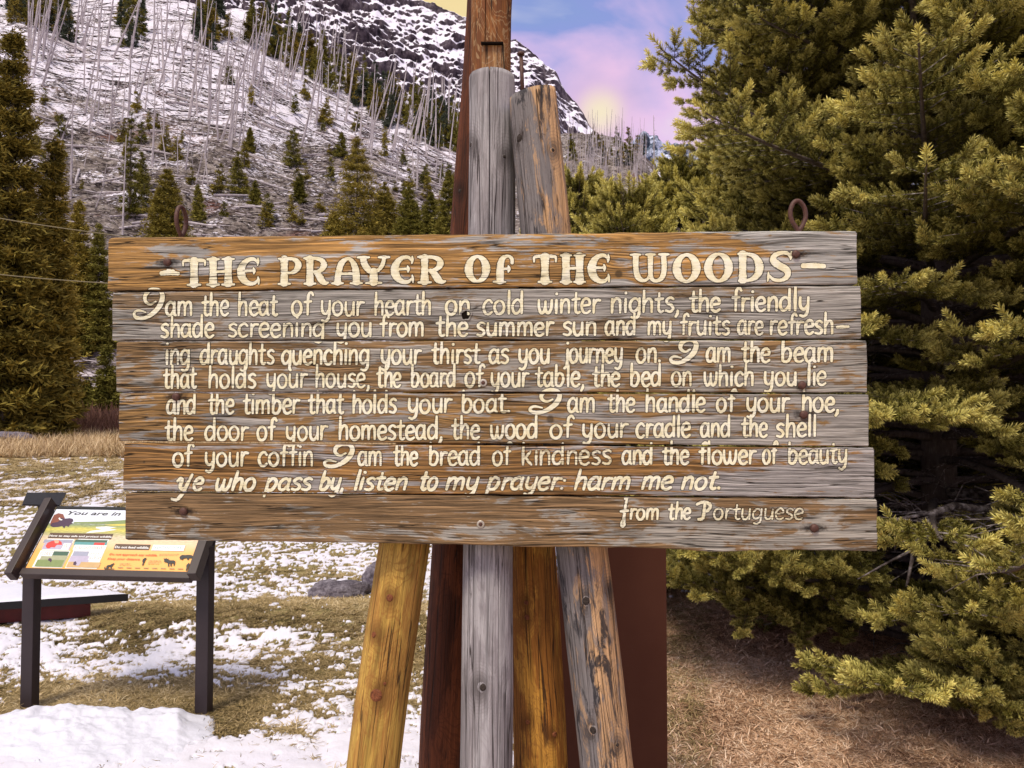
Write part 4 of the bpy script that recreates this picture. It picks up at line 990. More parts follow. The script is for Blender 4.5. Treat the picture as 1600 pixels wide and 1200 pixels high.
# ---- printed face
def EP(px, py):                       # photo position on the panel -> (u, v)
    P = on_plane(px, py, BL, EN) - BL
    a11, a12, a22 = E1.dot(E1), E1.dot(E2), E2.dot(E2); r1, r2 = P.dot(E1), P.dot(E2)
    det = a11 * a22 - a12 * a12
    return ((r1 * a22 - r2 * a12) / det, (a11 * r2 - a12 * r1) / det)
def Z2(X, Y): return EP(20 + X / 4.923, 780 + Y / 4.923)     # positions read off an enlarged crop
def ink(name, c, rough=.45):
    t = NT(name, rough, .4); f = t.noise(t.coord(), 60, 2); k_ = t.rng(f, .3, .7, .94, 1.06); t.color(t.mix(1, c, t.comb(k_, k_, k_), 'MULTIPLY')); return t.mat
IK = {n_: ink('ink_' + n_, c) for n_, c in dict(paper=(.72, .70, .74), black=(.02, .018, .018), brown=(.10, .055, .03), red=(.72, .10, .03), white=(.82, .82, .80), yellow=(.62, .52, .10), green=(.20, .26, .09), dgreen=(.05, .11, .07), teal=(.10, .30, .30), greyblue=(.32, .33, .42), bisonr=(.22, .06, .035), bisonp=(.055, .02, .055), tan=(.55, .36, .16), skin=(.75, .36, .24), coat=(.60, .05, .04), lilac=(.45, .40, .52), grassy=(.35, .36, .22), ink2=(.30, .20, .12)).items()}
t = NT('printed_background', .42, .4); uvn = t.attr('uvp', out='Vector'); p_ = t.sep(uvn)
n_ = t.noise(t.mapv(uvn, (9, 14, 1)), 1, 4, .6)
v_ = t.m('ADD', p_[1], t.m('MULTIPLY', t.m('SUBTRACT', n_, .5), .10))
bg = t.ramp(v_, [(.0, (.92, .44, .10)), (.30, (.90, .46, .13)), (.44, (.82, .55, .34)), (.54, (.62, .52, .36)), (.60, (.42, .40, .13)), (.66, (.60, .52, .10)), (.71, (.30, .34, .12)), (.745, (.22, .27, .16)), (.76, (.62, .66, .74)), (1.0, (.70, .73, .82))])
n2 = t.noise(t.mapv(uvn, (40, 70, 1)), 1, 3, .6); bandm = t.m('MULTIPLY', t.rng(p_[1], .42, .50), t.rng(p_[1], .75, .77, 1, 0))
k_ = t.rng(n2, .3, .7, .72, 1.25); bgd = t.mix(1, bg, t.comb(k_, k_, k_), 'MULTIPLY')
t.color(t.mix(bandm, bg, bgd)); M_BG = t.mat
N_ = 40
uu, vv_ = np.meshgrid(np.linspace(0, 1, 21), np.linspace(0, 1, 21)); Vp = [tuple(EUV(a, b_, 0)) for a, b_ in zip(uu.ravel(), vv_.ravel())]
ii = np.arange(441).reshape(21, 21)
Fp = np.stack([ii[:-1, :-1].ravel(), ii[:-1, 1:].ravel(), ii[1:, 1:].ravel(), ii[1:, :-1].ravel()], 1)
me = mesh_np('printed_face', Vp, Fp, [M_BG]); attr(me, 'uvp', np.stack([uu.ravel(), vv_.ravel(), uu.ravel() * 0], 1), 'FLOAT_VECTOR')
face = mobj('printed_face', me, ex)
lay = [0]
prn = {}
def shape(pts, inkn, grp):            # pts in (u,v); drawn flat on the face
    b = prn.setdefault(grp, (MB(), {}))
    mb, mi = b
    if inkn not in mi: mi[inkn] = len(mi)
    lay[0] += 1; h = .0006 + lay[0] * .000018
    tri = tessellate_polygon([[Vector((u_, v__, 0)) for u_, v__ in pts]])
    V = [EUV(u_, v__, h) for u_, v__ in pts]; F = []
    for a, b_, c_ in tri:
        n3 = (V[b_] - V[a]).cross(V[c_] - V[a])
        F.append((a, b_, c_) if n3.dot(EN) > 0 else (a, c_, b_))
    mb.add(V, F, mi[inkn])
def quadZ(x0, y0, x1, y1, inkn, grp, skew=.30):   # box in crop space leaning with the panel perspective
    a = Z2(x0, y1); b_ = Z2(x1, y0); shape([(a[0], a[1]), (b_[0], a[1]), (b_[0], b_[1]), (a[0], b_[1])], inkn, grp)
def text(s_, X0, Xb, X1, hgt, inkn, grp, bold=.02, shear=0.0):
    """s_ on a baseline from crop point X0 to X1, at heigth Xb"""
    cu = bpy.data.curves.new('t', 'FONT'); cu.body = s_; cu.size = 1; cu.offset = bold; cu.shear = shear; cu.resolution_u = 2
    o = bpy.data.objects.new('t', cu); col.objects.link(o)
    dg = bpy.context.evaluated_depsgraph_get(); me = bpy.data.meshes.new_from_object(o.evaluated_get(dg))
    vs_ = [v.co.copy() for v in me.vertices]; fs = [tuple(p.vertices) for p in me.polygons]
    bpy.data.objects.remove(o); bpy.data.curves.remove(cu); bpy.data.meshes.remove(me)
    if not vs_: return
    xa = min(v.x for v in vs_); xb = max(v.x for v in vs_)
    a = Z2(X0, Xb[0]); b_ = Z2(X1, Xb[1]); hv = (Z2(X0, Xb[0] - hgt)[1] - a[1]) / .72
    lay[0] += 1; h = .0006 + lay[0] * .000018
    mb, mi = prn.setdefault(grp, (MB(), {}))
    if inkn not in mi: mi[inkn] = len(mi)
    V = []
    for v in vs_:
        k_ = (v.x - xa) / (xb - xa); V.append(EUV(a[0] + (b_[0] - a[0]) * k_, a[1] + v.y * hv, h))
    F = []
    for f in fs:
        n3 = (V[f[1]] - V[f[0]]).cross(V[f[2]] - V[f[0]]); F.append(f if n3.dot(EN) > 0 else tuple(reversed(f)))
    mb.add(V, F, mi[inkn])
def polyZ(pts, inkn, grp): shape([Z2(a, b_) for a, b_ in pts], inkn, grp)
def squiggle(x0, y0, x1, n, dy, inkn, grp, h=5, seed=1):      # lines of tiny unreadable print
    r_ = random.Random(seed)
    for k_ in range(n):
        y = y0 + k_ * dy; x = x0 - k_ * dy * .3 + r_.uniform(0, 6); xe = x1 - k_ * dy * .3 - r_.uniform(0, 25)
        while x < xe:
            l = r_.uniform(5, 16); quadZ(x, y, min(x + l, xe), y + h, inkn, grp); x += l + 4
# river and hills
polyZ([(690, 172), (870, 160), (1500, 150), (1500, 200), (870, 196), (690, 192), (470, 186), (470, 176)], 'green', 'landscape_picture')
polyZ([(640, 214), (720, 210), (800, 216), (740, 224), (800, 236), (700, 250), (560, 262), (600, 244), (690, 232), (640, 224)], 'white', 'landscape_picture')
polyZ([(700, 196), (860, 190), (1400, 190), (1400, 206), (860, 206), (760, 204)], 'yellow', 'landscape_picture')
# bison head
polyZ([(296, 165), (318, 122), (352, 108), (388, 116), (402, 150), (390, 190), (350, 205), (305, 200), (286, 196)], 'bisonr', 'bison_picture')
polyZ([(372, 142), (400, 150), (440, 146), (462, 152), (466, 170), (452, 180), (462, 188), (440, 196), (430, 214), (408, 204), (396, 226), (380, 206), (350, 214), (310, 216), (288, 206), (300, 184), (345, 176), (362, 164)], 'bisonp', 'bison_picture')
polyZ([(360, 140), (368, 152), (384, 158), (372, 164), (358, 158), (352, 148)], 'white', 'bison_picture')
text('You are in Wildlife', 418, (119, 150), 1165, 29, 'black', 'title_print', .018, .28)
# captions
quadZ(268, 268, 775, 300, 'brown', 'caption_print'); text('How to stay safe and protect wildlife.', 280, (287, 297), 765, 14, 'white', 'caption_print', .02)
# four picture cards
def card(x0, y0, x1, y1, grp='picture_card'):
    quadZ(x0, y0, x1, y1, 'white', grp)
CG = ['picture_card 1']
card(222, 308, 474, 390, 'picture_card 1'); card(462, 310, 742, 396, 'picture_card 2'); card(148, 398, 444, 524, 'picture_card 3'); card(402, 400, 706, 530, 'picture_card 4')
quadZ(232, 314, 466, 336, 'greyblue', 'picture_card 1'); quadZ(222, 336, 460, 384, 'lilac', 'picture_card 1')
polyZ([(252, 360), (268, 336), (300, 322), (350, 314), (376, 330), (380, 352), (340, 352), (322, 372), (296, 370), (280, 380), (262, 378)], 'coat', 'picture_card 1')
polyZ([(318, 318), (344, 312), (358, 322), (350, 340), (325, 338)], 'skin', 'picture_card 1')
quadZ(372, 340, 448, 384, 'white', 'picture_card 1'); squiggle(380, 346, 446, 4, 9, 'ink2', 'picture_card 1', 3, 2)
quadZ(472, 316, 732, 334, 'dgreen', 'picture_card 2'); quadZ(466, 334, 730, 354, 'teal', 'picture_card 2'); quadZ(620, 336, 712, 354, 'coat', 'picture_card 2'); quadZ(460, 356, 726, 390, 'white', 'picture_card 2'); squiggle(478, 361, 716, 3, 9, 'ink2', 'picture_card 2', 3, 3)
quadZ(300, 404, 436, 440, 'dgreen', 'picture_card 3'); quadZ(180, 436, 424, 520, 'grassy', 'picture_card 3'); quadZ(166, 470, 400, 518, 'green', 'picture_card 3'); quadZ(204, 404, 318, 438, 'white', 'picture_card 3'); squiggle(214, 409, 316, 3, 9, 'ink2', 'picture_card 3', 3, 4)
polyZ([(274, 462), (286, 454), (300, 460), (302, 476), (292, 488), (286, 478), (274, 474)], 'bisonp', 'picture_card 3')
quadZ(440, 404, 590, 470, 'greyblue', 'picture_card 4'); quadZ(424, 440, 600, 492, 'lilac', 'picture_card 4'); quadZ(410, 488, 680, 524, 'tan', 'picture_card 4'); quadZ(580, 412, 694, 470, 'white', 'picture_card 4'); squiggle(596, 418, 690, 5, 10, 'ink2', 'picture_card 4', 3, 5)
polyZ([(478, 470), (498, 446), (520, 438), (534, 452), (530, 480), (520, 500), (506, 514), (480, 508), (466, 496), (476, 484)], 'lilac', 'picture_card 4'); polyZ([(470, 486), (486, 478), (494, 496), (484, 512), (466, 506)], 'bisonp', 'picture_card 4')
# right hand warning
quadZ(776, 352, 1062, 386, 'brown', 'caption_print'); text('Do not feed wildlife.', 786, (378, 384), 1048, 17, 'white', 'caption_print', .02)
quadZ(1066, 358, 1330, 396, 'white', 'warning_print'); squiggle(1080, 363, 1318, 3, 10, 'teal', 'warning_print', 4, 6)
text('Do not approach any wildlife.', 742, (432, 440), 1112, 15, 'red', 'warning_print', .025, .2)
text('Keep your distance.', 728, (466, 472), 982, 15, 'red', 'warning_print', .025, .2)
squiggle(1128, 424, 1290, 2, 9, 'ink2', 'warning_print', 3, 7); squiggle(824, 496, 930, 2, 12, 'ink2', 'warning_print', 4, 8); squiggle(1044, 474, 1150, 3, 12, 'ink2', 'warning_print', 4, 9)
for k_ in range(8): quadZ(808 + 66 * k_, 527 + k_ * 1.4, 850 + 66 * k_, 531 + k_ * 1.4, 'ink2', 'warning_print')
AN_ = {'wolf': [(712, 536), (722, 534), (722, 522), (730, 512), (752, 508), (768, 500), (782, 494), (784, 500), (774, 508), (768, 518), (762, 524), (764, 536), (756, 536), (752, 522), (738, 524), (734, 536), (784, 538), (784, 542), (706, 542), (706, 530), (716, 518)],
 'man1': [(996, 514), (1002, 492), (998, 478), (1004, 462), (1010, 462), (1018, 454), (1028, 456), (1034, 462), (1024, 466), (1020, 478), (1012, 494), (1006, 512)],
 'moose': [(1160, 458), (1172, 464), (1168, 454), (1178, 462), (1184, 454), (1188, 464), (1204, 460), (1198, 470), (1216, 474), (1240, 474), (1252, 480), (1250, 500), (1244, 516), (1238, 514), (1240, 498), (1226, 496), (1222, 520), (1214, 518), (1214, 498), (1204, 496), (1206, 520), (1196, 522), (1196, 500), (1188, 490), (1176, 488), (1164, 484), (1168, 476)],
 'bison': [(1284, 452), (1292, 440), (1306, 432), (1330, 434), (1350, 432), (1378, 434), (1390, 444), (1390, 466), (1380, 468), (1378, 456), (1360, 456), (1352, 470), (1344, 468), (1340, 456), (1316, 458), (1308, 472), (1300, 466), (1288, 464)],
 'man2': [(1332, 552), (1338, 532), (1336, 516), (1342, 504), (1350, 502), (1352, 494), (1362, 496), (1362, 508), (1356, 514), (1352, 528), (1346, 540), (1340, 556)]}
for nm_, pts_ in AN_.items(): polyZ(pts_, 'black', {'wolf': 'wolf_silhouette', 'man1': 'person_silhouette', 'man2': 'person_silhouette ', 'moose': 'moose_silhouette', 'bison': 'bison_silhouette'}[nm_])
for grp, (mb, mi) in prn.items():
    o = mb.build(grp.strip(' 0123456789'), [IK[n_] for n_ in sorted(mi, key=lambda q_: mi[q_])], face)

# ============================================================ low snow covered platform on the left
A_ = at(200.5, 924, 6.3); B_ = at(0, 940, 6.02); C_ = at(70, 915.5, 6.52)
A_ = Vector((A_.x, A_.y, .205)); dB = (Vector((B_.x, B_.y, .205)) - A_).normalized(); dC = (Vector((C_.x, C_.y, .205)) - A_).normalized()
platf = empty('low_platform', (A_.x - 1.0, A_.y, 0))
PB, PC = A_ + dB * 2.4, A_ + dC * 2.4
def prism(mb, pts, z0, z1, inset=0, m=0):
    n = len(pts); c = sum(pts, Vector()) / n
    q = [p + (c - p).normalized() * inset for p in pts]
    V = [Vector((p.x, p.y, z0)) for p in q] + [Vector((p.x, p.y, z1)) for p in q]
    F = [tuple(range(n - 1, -1, -1)), tuple(range(n, 2 * n))] + [(i, (i + 1) % n, n + (i + 1) % n, n + i) for i in range(n)]
    mb.add([v - platf.location for v in V], F, m)
tri_ = [A_, PC, PB]
b = MB(); prism(b, tri_, .145, .200, 0); b.build('deck_edge', M_BLK, platf)
b = MB(); prism(b, tri_, .02, .143, .30); b.build('red_skirt', plain('red_paint', (.085, .010, .008), .6, .3, .2, 15), platf)
M_SNOW = None
t = NT('snow', .62, .3); v = t.coord(); n1 = t.noise(v, 14, 5, .6); n2 = t.noise(v, 90, 3, .6)
t.color(t.mix(n1, (.62, .61, .70), (.72, .71, .79))); t.setin('Subsurface Weight', 0.0); t.bump(t.m('ADD', n1, t.m('MULTIPLY', n2, .4)), .5, .012); M_SNOW = t.mat
# snow sheet on the platform
V = []; F = []; NS_ = 26
for i in range(NS_ + 1):
    for j in range(NS_ + 1):
        a = .015 + .97 * i / NS_; bb = j / NS_
        p = A_ + (dB * (1 - bb) + dC * bb) * 2.4 * a
        e_ = min(a * 8, min(bb, 1 - bb) * 14 + .15, 1)
        hz = .2015 + .022 * e_ * (.6 + .8 * float(vnoise(np.array([p.x * 5]), np.array([p.y * 5]), 3)[0]))
        V.append((p.x - platf.location.x, p.y - platf.location.y, hz))
for i in range(NS_):
    for j in range(NS_): k_ = i * (NS_ + 1) + j; F.append((k_, k_ + NS_ + 1, k_ + NS_ + 2, k_ + 1))
me = bpy.data.meshes.new('snow_cover'); me.from_pydata(V, [], F); me.materials.append(M_SNOW); me.polygons.foreach_set('use_smooth', [True] * len(F)); mobj('snow_cover', me, platf)
tag(platf, 'low black edged platform with red underside, snow lying on top', 'platform')

# ============================================================ snow bank in the near left corner
px_, yy_ = np.meshgrid(np.linspace(-160, 345, 200), np.linspace(3.30, 4.42, 110))
X = (px_ - CX) / FPX * yy_
edge = lerp_tab([(-160, .0), (-60, .6), (0, .55), (45, .9), (60, 1), (120, 1.0), (205, .92), (215, .80), (240, .88), (285, .90), (300, .55), (345, .0)])(px_)
back = 1 - sstep(4.26, 4.34, yy_ + (fbm(X * 4, X * 0, 3, 5) - .5) * .08)
front = sstep(3.42, 4.15, yy_ + (fbm(X * 3, yy_ * 3, 2, 6) - .5) * .3)
hh = .074 * edge * back * (front ** 1.5) * (.72 + .5 * fbm(X * 6, yy_ * 6, 3, 9)) + ((fbm(X * 8, yy_ * 11, 4, 12, .6) - .5) * .065 + (1 - np.abs(2 * fbm(X * 7 + 3, yy_ * 9, 3, 15) - 1)) * .02 - .01) * edge * back * front
hh = np.where(back * front * edge < .03, -.03, hh + .010)
gx_ = ground_h(X, yy_)
nr, nc = X.shape; idx = np.arange(nr * nc).reshape(nr, nc)
SF_ = np.stack([idx[:-1, :-1].ravel(), idx[:-1, 1:].ravel(), idx[1:, 1:].ravel(), idx[1:, :-1].ravel()], 1)
me = mesh_np('snow_bank', np.stack([X.ravel(), yy_.ravel(), (gx_ + hh).ravel()], 1), SF_, [M_SNOW], True)
tag(mobj('snow_bank', me), 'low bank of piled white snow before the left information panel', 'snow bank', kind='stuff')

# ============================================================ boulders
def rock(name, px, py, Y, wx, wy, wz, seed, label, mat, sx=.0):
    bm = bmesh.new(); bmesh.ops.create_icosphere(bm, subdivisions=5, radius=1)
    P = np.array([v.co[:] for v in bm.verts])
    n = fbm(P[:, 0] * 1.3 + seed, P[:, 1] * 1.3 + P[:, 2] * 1.7, 4, seed) - .5; n2_ = fbm(P[:, 0] * 5 + seed + P[:, 2] * 4, P[:, 1] * 5 - P[:, 2] * 3, 4, seed + 3) - .5
    rr_ = 1 + n * .55 + n2_ * .16
    for v, r_ in zip(bm.verts, rr_): v.co = Vector((v.co.x * wx * r_, v.co.y * wy * r_, v.co.z * wz * r_ + wz * .25))
    me = bpy.data.meshes.new(name); bm.to_mesh(me); bm.free(); me.materials.append(mat); me.polygons.foreach_set('use_smooth', [True] * len(me.polygons))
    o = mobj(name, me); p = at(px, py, Y); o.location = (p.x, p.y, 0); tag(o, label, 'boulder'); return o
t = NT('grey_rock', .9, .15); v = t.coord(); n1 = t.noise(v, 9, 6, .7); n2 = t.noise(v, 40, 4, .7)
c = t.ramp(t.m('ADD', t.m('MULTIPLY', n1, .6), t.m('MULTIPLY', n2, .4)), [(.34, (.03, .025, .035)), (.48, (.13, .11, .13)), (.60, (.26, .23, .26)), (.7, (.5, .48, .52))]); t.color(c); t.bump(t.m('ADD', n1, n2), .8, .02); M_ROCK = t.mat
rock('boulder', 531, 925, 7.0, .27, .2, .13, 4, 'low grey boulder in the snowy grass left of the yellow log', M_ROCK)
rock('boulder', 590, 915, 7.5, .13, .16, .17, 8, 'rounded grey boulder half hidden behind the yellow log', M_ROCK)
rock('boulder', 15, 684, 38, 1.2, .8, .5, 12, 'pale boulder at the meadow edge under the left spruces', M_ROCK)

# ============================================================ cables on the left
M_WIRE = plain('cable', (.22, .18, .10), .6, .3)
for (ya, yb_, lb) in ((338, 366, 'thin pale cable crossing the left spruces, upper of two'), (430, 442, 'thin pale cable crossing the left spruces, lower of two')):
    a = at(-60, ya - 12, 18); c_ = at(700, yb_ + (yb_ - ya) * 2.2, 22); b = MB(); P = []
    m_ = at(175, yb_ + 1, 19.1)
    for k_ in range(25):
        s_ = k_ / 24; q_ = a * (1 - s_) ** 2 + (m_ * 2 - (a + c_) / 2) * 2 * s_ * (1 - s_) + c_ * s_ ** 2; P.append(q_)
    b.tube(P, .011, 6); tag(b.build('cable', M_WIRE), lb, 'cable')
# ============================================================ foliage tools
def needle_shoot(seed, L=.075, n=72, nl=.023, nw=.0032, spread=62, tipbright=.5):
    """one spruce shoot along +Z: a thin stem and flat needles. returns V, F, tip attribute"""
    r_ = random.Random(seed); V = []; F = []; A = []
    for k in range(3):
        a = 2 * pi * k / 3; V.append((cos(a) * .0014, sin(a) * .0014, 0)); A.append(-1)
    V.append((0, 0, L)); A.append(-1); F += [(0, 1, 3), (1, 2, 3), (2, 0, 3)]
    for i in range(n):
        s = (i + .5) / n; z = L * (.02 + .98 * s); a = i * 2.39996 + r_.uniform(-.3, .3)
        op = R(spread) * (1 - .62 * s ** 3) * r_.uniform(.8, 1.15)
        l = nl * r_.uniform(.8, 1.15) * (1 - .12 * s)
        d = Vector((cos(a) * sin(op), sin(a) * sin(op), cos(op))); sd_ = d.cross(Vector((0, 0, 1)));
        sd_ = sd_.normalized() if sd_.length > .01 else Vector((1, 0, 0))
        sd_ = (Matrix.Rotation(r_.uniform(0, pi), 3, d) @ sd_) * nw / 2
        p = Vector((0, 0, z)); b = len(V)
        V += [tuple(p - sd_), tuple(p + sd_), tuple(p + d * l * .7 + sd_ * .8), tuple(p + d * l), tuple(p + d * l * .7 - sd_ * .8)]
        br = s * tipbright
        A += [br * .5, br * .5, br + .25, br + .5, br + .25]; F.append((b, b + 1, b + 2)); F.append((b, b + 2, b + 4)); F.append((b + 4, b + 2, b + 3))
    return np.array(V), np.array(F), np.array(A)
def shoot_mesh(name, mat, *a, **k):
    V, F, A = needle_shoot(*a, **k); me = mesh_np(name, V, F, [mat]); attr(me, 'tip', A); return me
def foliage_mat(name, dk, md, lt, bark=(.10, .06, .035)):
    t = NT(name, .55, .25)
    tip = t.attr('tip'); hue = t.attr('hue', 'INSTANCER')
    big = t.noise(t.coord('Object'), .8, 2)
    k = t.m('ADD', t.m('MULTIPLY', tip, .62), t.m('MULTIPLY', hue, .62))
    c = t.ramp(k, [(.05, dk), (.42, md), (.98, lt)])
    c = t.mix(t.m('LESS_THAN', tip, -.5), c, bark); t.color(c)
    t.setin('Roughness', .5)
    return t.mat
M_BARK = None
t = NT('spruce_bark', .9, .1); v = t.coord(); n1 = t.noise(t.mapv(v, (1, 1, .35)), 45, 5, .7); n2 = t.noise(v, 8, 3)
t.color(t.mix(n2, t.ramp(n1, [(.35, (.035, .026, .022)), (.55, (.13, .10, .085)), (.7, (.26, .22, .20))]), (.16, .13, .12))); t.bump(n1, .7, .01); M_BARK = t.mat
t = NT('dead_twig', .85, .15); v = t.coord(); n1 = t.noise(v, 30, 4, .6)
t.color(t.ramp(n1, [(.38, (.045, .035, .032)), (.52, (.17, .14, .13)), (.66, (.38, .34, .33))])); M_TWIG = t.mat
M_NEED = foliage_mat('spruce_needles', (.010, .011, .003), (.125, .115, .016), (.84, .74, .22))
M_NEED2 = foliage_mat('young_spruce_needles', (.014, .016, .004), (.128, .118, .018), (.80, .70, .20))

def gn_scatter(name, pts, rots, scl, hue, idxs, sources, parent=None):
    """one object: sources (unlinked mesh objects) set on points"""
    me = bpy.data.meshes.new(name); me.vertices.add(len(pts)); me.vertices.foreach_set('co', np.asarray(pts, np.float32).ravel())
    attr(me, 'rot', rots, 'FLOAT_VECTOR'); attr(me, 'scl', scl); attr(me, 'hue', hue)
    a = me.attributes.new('pick', 'INT', 'POINT'); a.data.foreach_set('value', np.asarray(idxs, np.int32))
    o = mobj(name, me, parent)
    ng = bpy.data.node_groups.new(name, 'GeometryNodeTree')
    ng.interface.new_socket('Geometry', in_out='INPUT', socket_type='NodeSocketGeometry'); ng.interface.new_socket('Geometry', in_out='OUTPUT', socket_type='NodeSocketGeometry')
    N = ng.nodes.new; Lk = ng.links.new
    gi = N('NodeGroupInput'); go = N('NodeGroupOutput'); ip = N('GeometryNodeInstanceOnPoints'); gj = N('GeometryNodeGeometryToInstance')
    for s_ in sources:
        oi = N('GeometryNodeObjectInfo'); oi.inputs['Object'].default_value = s_; oi.inputs['As Instance'].default_value = False
        Lk(oi.outputs['Geometry'], gj.inputs[0])
    def na(nm, ty):
        q_ = N('GeometryNodeInputNamedAttribute'); q_.data_type = ty; q_.inputs[0].default_value = nm; return q_.outputs[0]
    e2r = N('FunctionNodeEulerToRotation'); Lk(na('rot', 'FLOAT_VECTOR'), e2r.inputs[0])
    Lk(gi.outputs[0], ip.inputs['Points']); Lk(gj.outputs[0], ip.inputs['Instance']); ip.inputs['Pick Instance'].default_value = True
    Lk(na('pick', 'INT'), ip.inputs['Instance Index']); Lk(e2r.outputs[0], ip.inputs['Rotation']); Lk(na('scl', 'FLOAT'), ip.inputs['Scale'])
    Lk(ip.outputs[0], go.inputs[0])
    md = o.modifiers.new('scatter', 'NODES'); md.node_group = ng
    return o
def srcs(meshes): return [bpy.data.objects.new(m_.name, m_) for m_ in meshes]
SH_A = srcs([shoot_mesh('shoot', M_NEED, s, L=.072, n=70) for s in (1, 2, 3)])
SH_B = srcs([shoot_mesh('shoot', M_NEED2, s, L=.070, n=70) for s in (4, 5, 6)])

def near_spruce(name, base, H, Rmax, seed, label, cat, src, z0=.25, nwh=None, keep=None, density=1.0, prof=None, shoot_scale=1.0, bare=None, group=None, trunk_r=.11, extra=(), maxdroop=.25, lstep=.26, sub=.042):
    """a spruce with whorled limbs, side branches and needle shoots"""
    r_ = random.Random(seed)
    root = empty(name, base); tag(root, label, cat, group)
    tb = MB(); tb.tube([(0, 0, -.1), (.02, 0, H * .3), (-.02, .02, H * .7), (0, 0, H)], [trunk_r, trunk_r * .78, trunk_r * .36, .008], 12); tb.build('trunk', M_BARK, root, True)
    pts = []; rots = []; scl = []; hue = []; limbs = MB(); tw = MB()
    prof = prof or (lambda s: (1 - s) ** .85)
    step = lstep
    z = z0; k = 0; nl = 0
    items = []
    while z < H - .15:
        s = z / H; n = r_.choice([5, 6, 6, 7])
        for i in range(n):
            az = k * 1.1 + 2 * pi * i / n + r_.uniform(-.25, .25); items.append((z + r_.uniform(-.10, .10), az, Rmax * prof(s) * r_.uniform(.78, 1.12), None))
        z += step * (1.0 - .35 * s); k += 1
    items += list(extra)
    for it in items:
        z, az, L, up = it
        dirv = Vector((cos(az), sin(az), 0))
        if keep:
            L = keep(base, z, az, L)
            if not L or L < .25: continue
        s = z / H; lt_ = r_.uniform(.8, 1.18)
        bz = bare(base, z, az, L) if bare else False
        n = max(6, int(L / .12)); P = []
        rise = r_.uniform(.05, .30) + .55 * s ** 2 if up is None else up
        droop = maxdroop * (1 - s) * r_.uniform(.6, 1.2) * (1 if z > .9 else .35) if up is None else .06
        wob = r_.uniform(-.18, .18)
        for j in range(n + 1):
            t_ = j / n
            zz = L * (rise * t_ - droop * 2.0 * t_ * t_ + (.55 * droop + .12) * t_ ** 3.2)
            side = Vector((-sin(az), cos(az), 0)) * (wob * L * t_ * t_ * .5)
            P.append(Vector((0, 0, z)) + dirv * L * t_ + side + Vector((0, 0, zz)))
        r0 = .010 + .010 * L
        limbs.tube(P, [max(r0 * (1 - .85 * j / n), .002) for j in range(n + 1)], 5, 0, False)
        nl += 1
        def put(p, d, sc, hu):
            d = d.normalized(); q = d.to_track_quat('Z', 'Y') @ Quaternion((0, 0, 1), r_.uniform(0, 6.28)); e = q.to_euler()
            pts.append(tuple(p)); rots.append((e.x, e.y, e.z)); scl.append(sc * shoot_scale * r_.uniform(.8, 1.15)); hue.append(hu)
        # side branches
        inner = .30 if not bz else .9
        tdist = 0.0
        spacing = .085 / density
        m = max(3, int(L / spacing))
        for j in range(1, m):
            t_ = j / m
            if t_ < .10: continue
            f = t_ * n; a = int(f); p = P[a].lerp(P[min(a + 1, n)], f - a); tan = (P[min(a + 1, n)] - P[a]).normalized()
            for sd_ in (-1, 1):
                if r_.random() < .08: continue
                lat = Vector((0, 0, 1)).cross(tan).normalized() * sd_
                bl = min(.50 * L * (1 - t_) ** .75 + .05, .55) * r_.uniform(.6, 1.15)
                if t_ < .35: bl *= .9
                bd = (lat * .85 + tan * .62 + Vector((0, 0, r_.uniform(-.28, .22)))).normalized()
                green = t_ > inner * r_.uniform(.7, 1.3)
                if not green:
                    if r_.random() < .5:
                        e1 = p + bd * bl * .5; e2 = p + bd * bl + Vector((r_.uniform(-.1, .1), r_.uniform(-.1, .1), r_.uniform(-.16, .02))) * bl * 1.6
                        tw.tube([p, e1, e2], [.0045, .003, .0012], 3, 0, False)
                        if r_.random() < .6:
                            q1 = e1 + Vector((r_.uniform(-1, 1), r_.uniform(-1, 1), r_.uniform(-.8, .4))) * bl * .4; tw.tube([e1, q1], [.0025, .001], 3, 0, False)
                    continue
                tw.tube([p, p + bd * bl * .9], [.003, .0015], 3, 0, False)
                ns = max(2, int(bl / sub))
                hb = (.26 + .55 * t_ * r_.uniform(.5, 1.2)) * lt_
                for q in range(ns + 1):
                    u = (q + .4) / (ns + .4); bp = p + bd * bl * u + Vector((0, 0, -.05 * bl * u * u))
                    if q == ns: 
                        for q2 in range(4): put(bp + Vector((0, 0, .004 * q2)), bd + Vector((r_.uniform(-.55, .55), r_.uniform(-.55, .55), r_.uniform(.0, .8))), r_.uniform(.75, 1.1), min(hb * r_.uniform(.9, 1.5), 1))
                        continue
                    lat2 = bd.cross(Vector((0, 0, 1))).normalized()
                    for s2 in (-1, 1):
                        if r_.random() < .12: continue
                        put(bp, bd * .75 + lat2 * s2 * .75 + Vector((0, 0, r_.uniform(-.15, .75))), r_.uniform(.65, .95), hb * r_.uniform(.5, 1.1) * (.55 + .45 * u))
                    if r_.random() < .35: put(bp, bd * .6 + Vector((0, 0, .8)), .7, hb * r_.uniform(.7, 1.2))
        if not bz: put(P[-1] - (P[-1] - P[-2]) * .3, P[-1] - P[-2] + Vector((0, 0, .03)), 1.15, .95)
    for j in range(10): 
        pts.append((0, 0, H - .28 + .03 * j)); rots.append((r_.uniform(-.6, .6), r_.uniform(-.6, .6), 0)); scl.append(.9); hue.append(.8)
    lo = limbs.build('limb', M_BARK, root, True); lo['kind'] = 'stuff'
    to = tw.build('twig', M_TWIG, root); to['kind'] = 'stuff'
    idxs = [r_.randrange(3) for _ in pts]
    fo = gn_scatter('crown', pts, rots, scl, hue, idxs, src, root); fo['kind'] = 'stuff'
    return root, len(pts)

